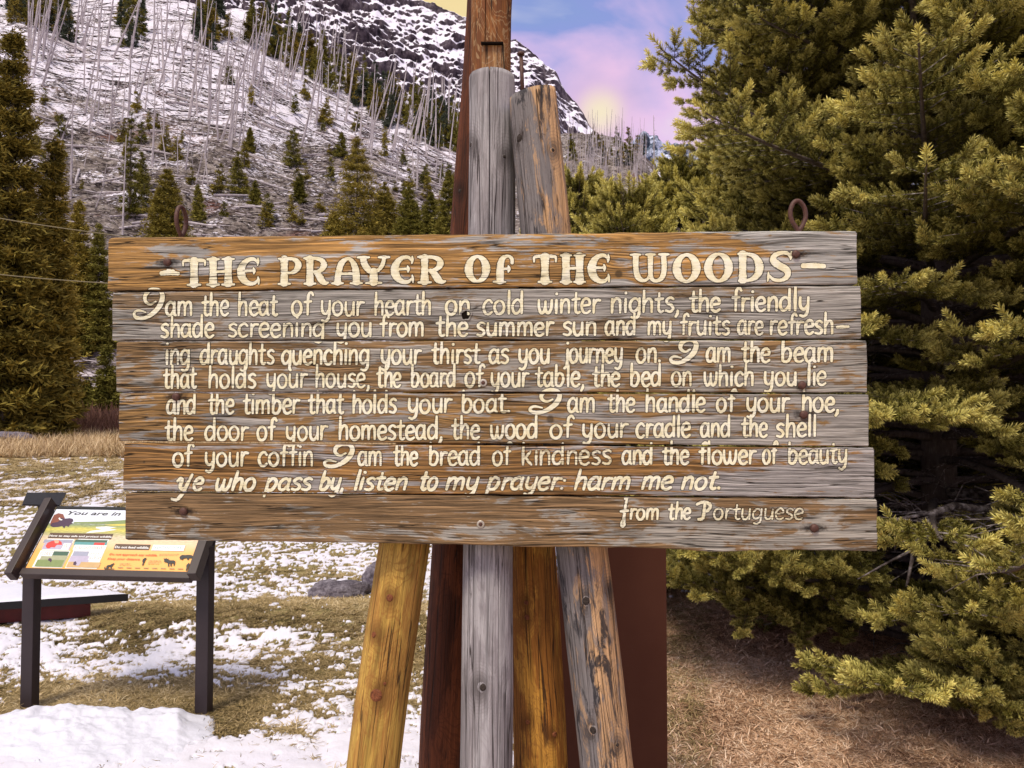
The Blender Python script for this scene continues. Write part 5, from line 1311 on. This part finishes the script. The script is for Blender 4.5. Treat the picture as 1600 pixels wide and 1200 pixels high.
# ---- the large spruce on the right
bA = at(1470, 1000, 5.45); bA.z = 0
EDGE_A = lerp_tab([(0, 960), (2.0, 960), (2.5, 1000), (3.0, 1095), (3.5, 1135), (3.9, 1110), (4.3, 1085), (5.5, 1070), (9, 1200)])
def keepA(base, z, az, L):
    if z > 6.2 and sin(az) < -.2: L *= .7
    for k_ in range(12):
        tx, ty = base.x + cos(az) * L, base.y + sin(az) * L
        px = CX + FPX * tx / max(ty, .5); lim = float(EDGE_A(z + .1 * L))
        if px < lim and cos(az) < 0: L *= .88; continue
        if ty < 3.15 and tx < 2.0: L *= .9; continue
        break
    return L
def bareA(base, z, az, L):
    return .72 < z < 1.45 and (-2.6 < az % (2 * pi) - 2 * pi < -.7)
profA = lambda s: (.93 if s < .30 else 1.0 - (s - .30) * 1.0) if s < .5 else .8 * (1 - (s - .5) / .5) ** .8
# long limb that sticks out to the left against the sky
tipL = at(1022, 118, 4.9); rootL = Vector((bA.x, bA.y, 3.15)); dv = tipL - rootL
exA = [(3.15, math.atan2(dv.y, dv.x), math.hypot(dv.x, dv.y), (tipL.z - 3.15) / math.hypot(dv.x, dv.y) + .03)]
def keepA2(base, z, az, L): return L if abs(z - 3.15) < 1e-6 else keepA(base, z, az, L)
BIGROOT = bA; root, n_a = near_spruce('spruce_tree', bA, 9.5, 2.5, 21, 'tall dense spruce filling the right side behind the board', 'tree', SH_A, z0=.14, keep=keepA2, bare=bareA, prof=profA, trunk_r=.13, extra=exA, lstep=.13, sub=.055, shoot_scale=1.45, density=.85)
b = MB(); pts_, _ = crom([(0, 0)] * 2, [1, 1], 1)
P_ = [at(px, py, Y) - bA for px, py, Y in ((1480, 770, 5.3), (1640, 778, 4.9), (1590, 786, 4.45), (1538, 797, 4.30), (1492, 790, 4.22), (1462, 800, 4.16), (1443, 826, 4.12), (1428, 858, 4.10), (1424, 880, 4.1), (1417, 915, 4.1))]
b.tube(P_, [.04, .034, .028, .024, .021, .019, .016, .013, .010, .007], 7)
b.tube([P_[5], at(1400, 812, 4.2) - bA, at(1330, 835, 4.3) - bA], [.012, .009, .005], 5); b.tube([P_[7], at(1385, 880, 4.1) - bA, at(1340, 905, 4.1) - bA], [.009, .006, .003], 5)
b.build('bare_limb', M_TWIG, root, True)['label'] = 'thick bare grey limb bending down'
# ---- younger spruces in the gap
info = [(1165, 6.7, 218, 1.35, 'young spruce with pale tips left of the tall spruce'), (1072, 7.6, 262, 1.35, 'slim young spruce whose tip stands before the far blue ridge'), (985, 6.9, 300, 1.25, 'short young spruce with its top just above the board'), (905, 7.6, 290, 1.5, 'young spruce just right of the scorched log'), (1330, 8.6, 120, 1.7, 'spruce standing behind the tall right spruce'), (1560, 8.8, 60, 1.8, 'spruce at the right edge behind the tall one')]
for k, (px, Y, ytop, rad_, lb) in enumerate(info):
    bb = at(px, 700, Y); bb.z = 0; H_ = float(at(px, ytop, Y).z)
    _, nn = near_spruce('spruce_tree', bb, H_, rad_, 40 + k, lb, 'tree', SH_B, z0=.5, density=.75, shoot_scale=1.65, trunk_r=.05, lstep=.13, sub=.06, prof=lambda s: (1 - s) ** .62)
    n_a += nn
# low near bough of another young spruce in the bottom right corner
bb = at(1690, 1000, 3.95); bb.z = 0
_, nn = near_spruce('spruce_tree', bb, 1.15, .92, 77, 'small spruce in the bottom right corner before the tall one', 'tree', SH_B, z0=.12, density=.95, trunk_r=.04, lstep=.085, shoot_scale=1.4, sub=.055, prof=lambda s: (1 - s) ** .6)
n_a += nn
print('shoots', n_a)

# ============================================================ distant conifers
def conifer_np(H, Rb, seed, nclump, cl, z0=.06, shape=.85, nlimb=None):
    """merged crown of drooping clumps, V,F + 'tip'"""
    g = np.random.default_rng(seed)
    nl_ = max(26, int(nclump / 15)); ls = g.random(nl_ * 2); ls = ls[g.random(len(ls)) < (1 - ls) ** .6 + .15][:nl_]; nl_ = len(ls)
    ls = ls + .018 * np.sin(ls * 90 + seed)
    laz = g.random(nl_) * 2 * pi; lL = Rb * (np.clip(1 - ls, 0, 1) ** shape) * g.uniform(.55, 1.22, nl_) + .03 * Rb
    lr = g.uniform(-.18, .12, nl_) + .35 * ls
    k = g.integers(0, nl_, nclump); q = .12 + .88 * g.random(nclump) ** .75; n = nclump
    L_ = lL[k]; side = g.normal(0, .25, n) * L_ * (1.2 - q) * 1.2
    rr = q * L_; az = laz[k]
    z = H * (z0 + (1 - z0) * ls[k]) + rr * lr[k] - .10 * rr * q + g.normal(0, .09, n) * cl
    P = np.stack([rr * np.cos(az) - side * np.sin(az), rr * np.sin(az) + side * np.cos(az), z], 1); s = np.clip(ls[k], 0, 1)
    kf = 5
    V = []; A = []
    base = np.array([[-.5, 0, 0], [.5, 0, 0], [0, 0, 1.0]])
    V = np.zeros((n, kf, 3, 3)); 
    for k in range(kf):
        a = az + g.normal(0, .9, n); el_ = g.normal(-.05, .45, n) + .15
        d = np.stack([np.cos(a) * np.cos(el_), np.sin(a) * np.cos(el_), np.sin(el_)], 1)
        u = g.normal(0, 1, (n, 3)); u -= d * (u * d).sum(1, keepdims=True); u /= np.linalg.norm(u, axis=1, keepdims=True)
        ll = cl * g.uniform(.6, 1.3, n) * (.55 + .45 * (1 - s)); off = g.normal(0, .28, (n, 3)) * cl
        c = P + off
        w_ = ll * .34
        V[:, k, 0] = c - u * w_[:, None] / 2; V[:, k, 1] = c + u * w_[:, None] / 2; V[:, k, 2] = c + d * ll[:, None]
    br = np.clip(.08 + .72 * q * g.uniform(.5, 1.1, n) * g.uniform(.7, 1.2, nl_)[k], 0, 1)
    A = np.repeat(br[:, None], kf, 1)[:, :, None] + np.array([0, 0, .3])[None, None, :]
    V = V.reshape(-1, 3); F = np.arange(len(V)).reshape(-1, 3); return V, F, A.reshape(-1)
def trunk_np(H, r0, n=6, r1=.15):
    a = np.arange(n) * 2 * pi / n
    V = np.vstack([np.stack([np.cos(a) * r0, np.sin(a) * r0, 0 * a - .3], 1), np.stack([np.cos(a) * r0 * r1, np.sin(a) * r0 * r1, 0 * a + H], 1)])
    F = [(i, (i + 1) % n, n + (i + 1) % n) for i in range(n)] + [(i, n + (i + 1) % n, n + i) for i in range(n)]
    return V, np.array(F)
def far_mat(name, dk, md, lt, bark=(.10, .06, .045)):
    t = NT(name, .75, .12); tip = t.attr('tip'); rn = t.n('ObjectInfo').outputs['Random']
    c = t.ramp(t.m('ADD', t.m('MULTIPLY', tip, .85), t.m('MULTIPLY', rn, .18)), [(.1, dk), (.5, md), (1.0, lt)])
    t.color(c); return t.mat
F_DARK = far_mat('dark_conifer', (.018, .016, .005), (.13, .102, .018), (.46, .34, .07))
F_GREEN = far_mat('green_conifer', (.018, .024, .006), (.12, .11, .018), (.32, .27, .055))
F_PALE = far_mat('pale_conifer', (.035, .036, .010), (.20, .16, .026), (.48, .36, .075))
F_COLD = far_mat('cold_conifer', (.014, .020, .014), (.045, .058, .038), (.10, .115, .075))
def conifer(name, base, H, Rb, seed, ncl, cl, mat, label=None, cat=None, group=None, split=False, shape=.85, z0=.06):
    V, F, A = conifer_np(H, Rb, seed, ncl, cl, z0, shape)
    tv, tf = trunk_np(H * .96, max(.03 * H * .5, .02))
    if split:
        root = empty(name, base); tag(root, label, cat, group)
        me = mesh_np('crown', V, F, [mat]); attr(me, 'tip', A); o = mobj('crown', me, root); o['kind'] = 'stuff'
        mobj('trunk', mesh_np('trunk', tv, tf, [M_BARK]), root); return root
    VV = np.vstack([V, tv]); FF = np.vstack([F, tf + len(V)])
    me = mesh_np(name, VV, FF, [mat, M_BARK], midx=[0] * len(F) + [1] * len(tf)); attr(me, 'tip', np.concatenate([A, np.zeros(len(tv))]))
    o = mobj(name, me); o.location = base; tag(o, label, cat, group); return o
def slope_or_ground(px, py, Yg=None):
    if Yg: p = at(px, py, Yg); return Vector((p.x, p.y, 0))
    return slope_point(px, py)
# large trees at the left edge of the meadow
BIG = [(8, 672, 42, 50, 62, F_DARK, 'tallest dark spruce at the left edge of the meadow', 15000),
       (76, 676, 44, 218, 34, F_DARK, 'second dark spruce at the meadow edge, shorter and narrow topped', 11000),
       (-75, 672, 46, 150, 60, F_DARK, 'dark spruce just left of the tallest one', 7000),
       (38, 668, 47, 300, 40, F_DARK, 'dark spruce between the two tall left spruces', 8000)]
for k, (px, py, Y, ytop, hw, mt, lb, ncl) in enumerate(BIG):
    b0 = at(px, py, Y); b0.z = 0; H_ = at(px, ytop, Y).z
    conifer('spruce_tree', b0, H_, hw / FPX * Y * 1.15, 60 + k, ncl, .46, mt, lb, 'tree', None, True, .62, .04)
MID = [(118, 560, 56, 312, 34, F_PALE, 'pale green spruce right of the dark left spruces'), (150, 560, 57, 352, 26, F_GREEN, 'low pale green conifer left of the board edge'), (165, 640, 55, 535, 20, F_GREEN, 'small narrow spruce below the left end of the board'), (135, 660, 53, 590, 12, F_GREEN, 'tiny spruce at the foot of the rubble bank'),
       (256, 420, 84, 262, 44, F_PALE, 'pale yellow green spruce behind the left eye hook'), (198, 345, 112, 170, 17, F_GREEN, 'slim dark green spruce with narrow spire on the rubble slope'), (216, 300, 114, 235, 12, F_GREEN, 'short spruce right of the slim spire'),
       (556, 420, 84, 212, 52, F_PALE, 'bushy spruce left of the tall brown logs, the largest of its cluster'), (600, 410, 88, 285, 36, F_PALE, 'smaller spruce right of the largest bushy one'), (638, 410, 90, 290, 32, F_GREEN, 'middle spruce of the cluster above the board'), (672, 410, 92, 300, 28, F_GREEN, 'pale spruce near the tall brown logs'), (700, 410, 92, 265, 30, F_GREEN, 'spruce touching the tall brown logs'), (520, 415, 90, 330, 26, F_PALE, 'low spruce at the left foot of the bushy cluster'),
       (455, 262, 130, 196, 18, F_GREEN, 'small spruce pair member on the slope above the title, left'), (530, 245, 140, 205, 12, F_GREEN, 'small dark spruce above the bushy cluster'), (368, 305, 118, 232, 17, F_GREEN, 'bright small spruce mid slope above the title'), (386, 240, 138, 198, 9, F_GREEN, 'thin small spruce on mid slope'), (305, 345, 112, 285, 10, F_GREEN, 'small cone shaped tree below the mid slope logs'), (395, 322, 112, 280, 9, F_GREEN, 'short tree right of the bright small spruce'), (465, 318, 112, 265, 11, F_GREEN, 'short tree above the letters of prayer')]
for k, (px, py, Y, ytop, hw, mt, lb) in enumerate(MID):
    p = slope_point(px, py)
    if p is None: p = at(px, py, Y)
    Y = p.y; top = at(px, ytop, Y).z; H_ = max(top - p.z, 1.0)
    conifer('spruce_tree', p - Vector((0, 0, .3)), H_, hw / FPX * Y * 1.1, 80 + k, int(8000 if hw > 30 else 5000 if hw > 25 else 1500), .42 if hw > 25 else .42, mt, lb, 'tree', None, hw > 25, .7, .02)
# many small trees on the slope and along its crest
def proto(nm, H, Rb, seed, ncl, cl, mat, shape=.8):
    V, F, A = conifer_np(H, Rb, seed, ncl, cl, .04, shape); tv, tf = trunk_np(H * .95, .12)
    me = mesh_np(nm, np.vstack([V, tv]), np.vstack([F, tf + len(V)]), [mat, M_BARK], midx=[0] * len(F) + [1] * len(tf)); attr(me, 'tip', np.concatenate([A, np.zeros(len(tv))])); return me
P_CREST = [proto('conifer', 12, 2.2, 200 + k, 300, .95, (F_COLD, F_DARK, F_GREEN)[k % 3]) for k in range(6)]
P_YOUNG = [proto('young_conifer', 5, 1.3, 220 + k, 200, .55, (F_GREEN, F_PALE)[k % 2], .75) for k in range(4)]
crest = []
ZX = [(60, 'above the left spruces'), (120, 'right of the left spruces'), (180, 'above the board corner'), (235, 'left of the left eye hook'), (285, 'above the left eye hook'), (330, 'above title letters TH'), (370, 'above title letters HE'), (405, 'above the title word gap'), (440, 'above title letter P'), (480, 'above title letter R'), (520, 'above title letter A'), (552, 'above title letter Y'), (585, 'over the bushy spruce'), (620, 'above title letter E'), (660, 'above last title R'), (700, 'left of the brown logs'), (745, 'beside the brown logs'), (920, 'beside the scorched log'), (960, 'under the bright cloud'), (3000, 'before the blue ridge')]
ZY = [(40, 'at the very top'), (80, 'near the top'), (120, 'on upper slope'), (160, 'on upper middle slope'), (200, 'mid slope'), (240, 'halfway down'), (300, 'on lower slope'), (380, 'at slope foot'), (2000, 'on the rubble bank')]
def whereabouts(p):
    px, py = proj(np.array([p.x]), np.array([p.y]), np.array([p.z])); px, py = float(px[0]), float(py[0])
    return next(t_ for a, t_ in ZY if py < a) + ', ' + next(t_ for a, t_ in ZX if px < a)
def put_tree(p, me, nm, h0, h, group, label, cat='tree', lean=0.0, wide=1.0):
    if group:
        hp = h / p.y * FPX; size = 'short' if hp < 34 else 'medium' if hp < 60 else 'tall'
        if nm == 'dead_tree': size = ('short' if hp < 65 else 'tall') + (' right leaning' if lean > R(9) else ' left leaning' if lean < R(-1) else ' upright') + (' stout' if wide > 1.6 else ' thin')
        if nm != 'dead_tree': size += ' broad' if wide > 1.06 else ' slim' if wide < .93 else ''
        base_ = {'crest_conifer': 'dark conifer', 'young_conifer': 'young conifer', 'dead_tree': 'dead trunk'}[nm]
        label = size + ' ' + base_ + ' ' + whereabouts(p)
    o = bpy.data.objects.new(nm, me); col.objects.link(o); s = h / h0
    o.location = p - Vector((0, 0, .2)); o.scale = (s * wide, s * wide, s); o.rotation_euler = (rnd.gauss(0, .02) , lean, rnd.uniform(0, 6.28)) if not lean else (0, lean, 0)
    tag(o, label, cat, group); return o
dens = [(0, 100, 70), (170, 215, 14), (300, 350, 26), (380, 480, 40), (480, 620, 62), (620, 730, 62), (890, 1010, 26)]
nC = 0
for (xa, xb, n) in dens:
    for k in range(n):
        px = rnd.uniform(xa, xb); yr = float(SLOPE_RIDGE(px)); py = yr + rnd.uniform(-2, 46) if xa > 350 else yr + rnd.uniform(20, 95) if xa == 0 else rnd.uniform(20, 80)
        if xa >= 890: py = rnd.uniform(225, 262)
        p = slope_point(px, max(py, yr + 1))
        if p is None: continue
        h = rnd.uniform(26, 62) / FPX * p.y if xa < 890 else rnd.uniform(20, 38) / FPX * p.y
        put_tree(p, P_CREST[rnd.randrange(6)], 'crest_conifer', 12, h, 'dark conifers along the crest of the burnt hillside', 'dark conifer in the band of live trees along the hillside crest', wide=rnd.uniform(.8, 1.2)); nC += 1
nY = 0
for k in range(120):
    px = rnd.uniform(10, 730); yr = float(SLOPE_RIDGE(px)); py = rnd.uniform(max(yr + 70, 110), 372)
    if rnd.random() > .35 + .5 * (py / 370): continue
    p = slope_point(px, py)
    if p is None: continue
    put_tree(p, P_YOUNG[rnd.randrange(4)], 'young_conifer', 5, rnd.uniform(16, 46) / FPX * p.y, 'young conifers regrowing on the burnt hillside', 'young green conifer regrowing among fallen logs on the burnt hillside', wide=rnd.uniform(.8, 1.15)); nY += 1
# standing dead trunks
t = NT('dead_wood', .85, .15); n1 = t.noise(t.mapv(t.coord(), (3, 3, .6)), 2, 4, .6); rn = t.n('ObjectInfo').outputs['Random']
t.color(t.mix(rn, t.ramp(n1, [(.35, (.22, .18, .20)), (.6, (.46, .41, .44))]), t.ramp(n1, [(.35, (.32, .27, .28)), (.6, (.58, .52, .53))]))); M_DEAD = t.mat
def dead_mesh(seed, H=18, br=14):
    r_ = random.Random(seed); b = MB(); lean = r_.uniform(-.3, .3)
    P = [(lean * (i / 6) ** 2 * .8, 0, H * i / 6 - .5) for i in range(7)]
    b.tube(P, [.17 * (1 - .75 * i / 6) for i in range(7)], 5)
    for k in range(br):
        z = r_.uniform(.25, .96) * H; a = r_.uniform(0, 6.28); l = r_.uniform(.3, 1.5) * (1.15 - z / H); x0 = lean * (z / H) ** 2 * .8
        b.tube([(x0, 0, z), (x0 + cos(a) * l, sin(a) * l, z + r_.uniform(-.2, .3) * l)], [.035, .012], 3, 0, False)
    me = bpy.data.meshes.new('dead_trunk'); me.from_pydata(b.v, [], b.f); me.materials.append(M_DEAD); return me
DEADM = [dead_mesh(300 + k, 18, (4, 10, 18, 22, 7)[k % 5]) for k in range(8)]
LOGM = []
for k in range(4):
    r_ = random.Random(400 + k); b = MB(); P = [(-.5, 0, 0), (-.2, .004 * r_.uniform(-1, 1), .003), (.15, .01 * r_.uniform(-1, 1), 0), (.5, 0, 0)]
    b.tube([(x, y, z) for x, y, z in P], [.024, .021, .016, .009], 6)
    me = bpy.data.meshes.new('fallen_trunk'); me.from_pydata(b.v, [], b.f); me.materials.append(M_DEAD); LOGM.append(me)
nD = 0
zones = [(30, 120, 20, 150, 34), (100, 330, 40, 210, 52), (330, 420, 90, 260, 24), (380, 560, 60, 210, 56), (540, 730, 160, 245, 56), (60, 400, 200, 330, 26), (560, 730, 230, 300, 16)]
for (xa, xb, ya, yb_, n) in zones:
    for k in range(n):
        px = rnd.uniform(xa, xb); py = rnd.uniform(ya, yb_); yr = float(SLOPE_RIDGE(px)); py = max(py, yr + 2)
        p = slope_point(px, py)
        if p is None: continue
        hpx = rnd.uniform(45, 130) * (1.15 if py < 250 else .8); h = hpx / FPX * p.y
        h = min(h, 24)
        o = put_tree(p, DEADM[rnd.randrange(8)], 'dead_tree', 18, h, 'standing dead trees on the burnt hillside', 'bare grey dead tree still standing on the burnt hillside', lean=R(rnd.gauss(7, 6)), wide=rnd.uniform(1.2, 2.0)); nD += 1
for k in range(120):       # grey snags on the low ridge right of the logs
    px = rnd.uniform(886, 1012); py = rnd.uniform(232, 300); p = slope_point(px, max(py, float(SLOPE_RIDGE(px)) + 2))
    if p is None: continue
    put_tree(p, DEADM[rnd.randrange(8)], 'dead_tree', 18, rnd.uniform(40, 75) / FPX * p.y, 'grey snags on the low ridge right of the logs', 'bare grey snag on the low ridge right of the logs', lean=R(rnd.gauss(2, 3)), wide=rnd.uniform(.9, 1.3))
for (px, ytop, py, lb) in ((1024, 168, 262, 'lone bare snag with side branches against the pink sky'), (964, 176, 230, 'tall bare snag left of a twin on the low ridge'), (973, 182, 232, 'right one of the twin bare snags on the low ridge'), (938, 190, 225, 'thin bare snag under the bright cloud')):
    p = slope_point(px, max(py, float(SLOPE_RIDGE(px)) + 12)) or at(px, float(SLOPE_RIDGE(px)) + 6, 358)
    put_tree(p, DEADM[3], 'dead_tree', 18, (py - ytop) / FPX * p.y, None, lb, wide=1.5, lean=R(1))
p = slope_point(187, 372); put_tree(p, DEADM[0], 'dead_tree', 18, 165 / FPX * p.y, None, 'thin pale dead trunk rising from the top left corner of the board', wide=1.1, lean=R(1))
for (px, py, hp, ln, lb) in ((104, 315, 175, 1, 'thick dead trunk standing alone left on the lower slope'), (232, 265, 150, 2, 'straight dead trunk in the middle of the lower slope'), (462, 255, 190, 13, 'long dead trunk leaning right above the title'), (205, 172, 172, 14, 'tallest leaning dead trunk high on the slope'), (362, 215, 130, 4, 'grey dead trunk at the right of the upper slope')):
    p = slope_point(px, py); put_tree(p, DEADM[4], 'dead_tree', 18, hp / FPX * p.y, None, lb, wide=1.35, lean=R(ln))
nF = 0
for k in range(285):
    px = rnd.uniform(0, 730) if k > 60 else rnd.uniform(95, 185); yr = float(SLOPE_RIDGE(px)); py = rnd.uniform(max(yr + 40, 40), 372) if k > 60 else rnd.uniform(440, 640)
    if k > 60 and rnd.random() < .5: py = rnd.uniform(170, 365); 
    if py < yr + 20: continue
    p = slope_point(px, py)
    if p is None: continue
    L_ = rnd.uniform(22, 95) / FPX * p.y
    o = bpy.data.objects.new('fallen_log', LOGM[rnd.randrange(4)]); col.objects.link(o)
    ang = rnd.gauss(.0, .35); d = Vector((cos(ang), sin(ang), 0))
    q0 = p - d * L_ / 2; q1 = p + d * L_ / 2
    za = float(slope_z(np.array([ppx(q0.x, q0.y)]), np.array([q0.y]))[0]); zb_ = float(slope_z(np.array([ppx(q1.x, q1.y)]), np.array([q1.y]))[0])
    q0.z = za + .25; q1.z = zb_ + .25; dd = (q1 - q0)
    o.location = (q0 + q1) / 2; o.rotation_euler = dd.to_track_quat('X', 'Z').to_euler(); o.scale = (dd.length, L_ * .8 + 2.5, L_ * .8 + 2.5)
    tag(o, ('long' if L_ / p.y * FPX > 60 else 'short') + ' fallen log ' + ('tilting right ' if dd.z < -.12 * dd.length else 'tilting left ' if dd.z > .12 * dd.length else 'lying level ') + whereabouts(p), 'log', 'fallen logs on the burnt hillside'); nF += 1

# thinner debris past counting
g = np.random.default_rng(77); VV = []; FF = []; nb = 0
for k in range(4600):
    px = g.uniform(-20, 730) if k > 600 else g.uniform(92, 190); yr = float(SLOPE_RIDGE(px)); py = g.uniform(yr + 8, 378) if k > 600 else g.uniform(440, 650)
    Yq = None
    yb0 = float(BANK(px))
    if py < yb0 - 45: Yq = 112 + (yb0 - 45 - py) / max(yb0 - 45 - yr, 1) * 0
    # depth on the even slope between bench and crest, in closed form
    def zq(Y): return float(slope_z(np.array([px]), np.array([Y]), False)[0])
    lo_, hi_ = 60., 360.
    for it in range(11):
        mi_ = (lo_ + hi_) / 2; yy_ = 640 - FPX * (zq(mi_) - CAMZ) / mi_
        if yy_ > py: lo_ = mi_
        else: hi_ = mi_
    Y = (lo_ + hi_) / 2; X = (px - CX) / FPX * Y; l = g.uniform(7, 42) / FPX * Y; a = g.normal(-.12, .45); dx, dy = cos(a) * l / 2, sin(a) * l / 2 * .9
    xs_ = np.array([X - dx, X + dx]); ys_ = np.array([Y - dy, Y + dy]); zs_ = slope_z(ppx(xs_, ys_), ys_) + g.uniform(.1, .5); r_ = g.uniform(.7, 1.6) / FPX * Y * .75
    for q in (0, 1):
        for w3 in ((0, r_), (-r_ * .4, -r_ * .7), (r_ * .4, -r_ * .7)): VV.append((xs_[q], ys_[q] + w3[0], zs_[q] + w3[1] * (1 if q == 0 else .5)))
    for q in range(3): FF.append((nb + q, nb + (q + 1) % 3, nb + 3 + (q + 1) % 3, nb + 3 + q))
    nb += 6
t = NT('debris_wood', .9, .1); n1 = t.noise(t.coord(), .9, 2, .5); t.color(t.ramp(n1, [(.40, (.030, .022, .022)), (.50, (.10, .075, .075)), (.60, (.34, .29, .30))]))
tag(mobj('fallen_debris', mesh_np('fallen_debris', VV, np.array(FF), [t.mat])), 'thin fallen stems and branches strewn all over the burnt hillside', 'debris', kind='stuff')
print('crest', nC, 'young', nY, 'dead', nD, 'fallen', nF)

# ============================================================ grass
def blade_tuft(seed, n, L, lay_, wd=.0022, curl=1.0):
    r_ = random.Random(seed); V = []; F = []; A = []
    for k in range(n):
        a = r_.uniform(0, 6.28); x, y = r_.gauss(0, .018), r_.gauss(0, .018); l = L * r_.uniform(.5, 1.2); el_ = r_.uniform(.15, 1.0) * (1 - lay_) + .08
        d = Vector((cos(a), sin(a), 0)); s_ = Vector((-sin(a), cos(a), 0)) * wd; p = Vector((x, y, -.005)); tone = r_.random(); dirz = math.tan(min(el_ * 1.5, 1.35))
        v_ = Vector((d.x, d.y, dirz)).normalized(); b0 = len(V)
        for j in range(4):
            w_ = (1, .9, .6, .12)[j]; V += [tuple(p - s_ * w_), tuple(p + s_ * w_)]; A += [tone, tone]
            v_ = (v_ + Vector((d.x * .1, d.y * .1, -.38 * curl * r_.uniform(.4, 1.4))) + Vector((r_.uniform(-.25, .25), r_.uniform(-.25, .25), 0))).normalized()
            p = p + v_ * l / 3
            if p.z < .002: p.z = .002 + r_.uniform(0, .006)
        for j in range(3): F += [(b0 + 2 * j, b0 + 2 * j + 1, b0 + 2 * j + 3), (b0 + 2 * j, b0 + 2 * j + 3, b0 + 2 * j + 2)]
    return np.array(V), np.array(F), np.array(A)
def grass_mat(name, stops):
    t = NT(name, .8, .15); k_ = t.m('ADD', t.m('MULTIPLY', t.attr('tip'), .55), t.m('MULTIPLY', t.attr('hue', 'INSTANCER'), .45)); t.color(t.ramp(k_, stops)); return t.mat
M_G1 = grass_mat('dry_grass', [(.1, (.05, .035, .014)), (.35, (.23, .165, .065)), (.6, (.46, .33, .16)), (.9, (.72, .57, .36))])
M_G2 = grass_mat('tan_litter', [(.1, (.10, .045, .025)), (.35, (.38, .21, .115)), (.6, (.72, .46, .29)), (.9, (.90, .72, .54))])
M_G3 = grass_mat('pale_straw', [(.1, (.26, .18, .09)), (.5, (.50, .36, .20)), (.9, (.68, .52, .33))])
def tufts(mat, seeds, n, L, lay_, **kw):
    out = []
    for s_ in seeds:
        V, F, A = blade_tuft(s_, n, L, lay_, **kw); me = mesh_np('tuft', V, F, [mat]); attr(me, 'tip', A); out.append(me)
    return srcs(out)
TG1 = tufts(M_G1, (1, 2, 3), 22, .085, .45); TG2 = tufts(M_G2, (4, 5, 6), 24, .075, .6, curl=1.3, wd=.0026); TG3 = tufts(M_G3, (7, 8), 16, .55, .05, wd=.012, curl=.4)
def gh(x, y):
    s_, _ = snow_mask(x, y); return ground_h(x, y), s_
def scatter_ground(name, n, pxr, yr_, src, accept, label, size, seed):
    g = np.random.default_rng(seed); inv_ = g.uniform(1 / yr_[1], 1 / yr_[0], n); Y = 1 / inv_; px = g.uniform(pxr[0], pxr[1], n); X = (px - CX) / FPX * Y
    h, s_ = gh(X, Y); _, py = proj(X, Y, np.zeros_like(X)); keep = accept(px, py, s_, g.random(n)); X, Y, h, s_ = X[keep], Y[keep], h[keep], s_[keep]; m = len(X)
    rots = np.stack([g.normal(0, .12, m), g.normal(0, .12, m), g.uniform(0, 6.28, m)], 1)
    big = fbm(X * 1.2, Y * 1.2, 3, 600); hue = np.clip(g.random(m) * .5 + (big - .3) * 1.2, 0, 1)
    o = gn_scatter(name, np.stack([X, Y, h + .004], 1), rots, size * g.uniform(.65, 1.25, m), hue, g.integers(0, len(src), m), src)
    tag(o, label, 'grass', kind='stuff'); print(name, m); return o
scatter_ground('dry_grass', 60000, (-150, 1100), (3.0, 14), TG1, lambda px, py, s_, r: (s_ < .35) & (r < .62 - .3 * (py < 850)) | (r < .045) & (py > 760), 'matted olive and tan grass poking through the snow', 1.0, 1)
scatter_ground('dry_grass_litter', 42000, (985, 1800), (3.0, 11), TG2, lambda px, py, s_, r: (s_ < .5) & (r < .95), 'tan dead grass under the right spruce', 1.0, 2)
scatter_ground('meadow_grass', 34000, (-200, 1300), (13.5, 32), TG1, lambda px, py, s_, r: (s_ < .5) & (r < .8), 'low olive and tan grass breaking through snow across the far meadow', 2.2, 5)
scatter_ground('straw_grass', 9000, (-300, 1900), (27, 50), TG3, lambda px, py, s_, r: r < .9, 'pale standing straw along the far meadow edge', 1.0, 3)
# reddish brush at the foot of the bank
t = NT('red_brush', .85, .1); t.color(t.ramp(t.n('ObjectInfo').outputs['Random'], [(.0, (.13, .06, .045)), (1.0, (.26, .14, .09))])); MBR = t.mat
def shrub_mesh(seed):
    r_ = random.Random(seed); b = MB()
    for k in range(70):
        a = r_.uniform(0, 6.28); e_ = r_.uniform(.6, 1.5); l = r_.uniform(.7, 2.0); x, y = r_.gauss(0, .5), r_.gauss(0, .5)
        d = Vector((cos(a) * cos(e_), sin(a) * cos(e_), sin(e_))); b.tube([Vector((x, y, 0)), Vector((x, y, 0)) + d * l * .6 , Vector((x, y, 0)) + d * l + Vector((r_.uniform(-.2, .2), 0, .1))], [.03, .022, .008], 3, 0, False)
    me = bpy.data.meshes.new('brush'); me.from_pydata(b.v, [], b.f); me.materials.append(MBR); return me
SM = [shrub_mesh(k) for k in range(3)]
for k in range(46):
    px = rnd.uniform(-60, 230) if k < 34 else rnd.uniform(100, 600); Y = rnd.uniform(50, 60); p = at(px, 700, Y); o = bpy.data.objects.new('brush', SM[k % 3]); col.objects.link(o)
    o.location = (p.x, p.y, -.1); s_ = rnd.uniform(.7, 1.3); o.scale = (s_ * 1.3, s_, s_); o.rotation_euler = (0, 0, rnd.uniform(0, 6))
    pxb = float(ppx(p.x, p.y)); tag(o, ('large ' if s_ > 1.1 else 'small ' if s_ < .85 else 'medium ') + 'reddish leafless bush at the far meadow edge ' + ('behind the left spruces' if pxb < 95 else 'left of the board' if pxb < 190 else 'hidden behind the board') + (', farther back' if Y > 55 else ', nearer'), 'bush', 'leafless bushes along the far meadow edge')
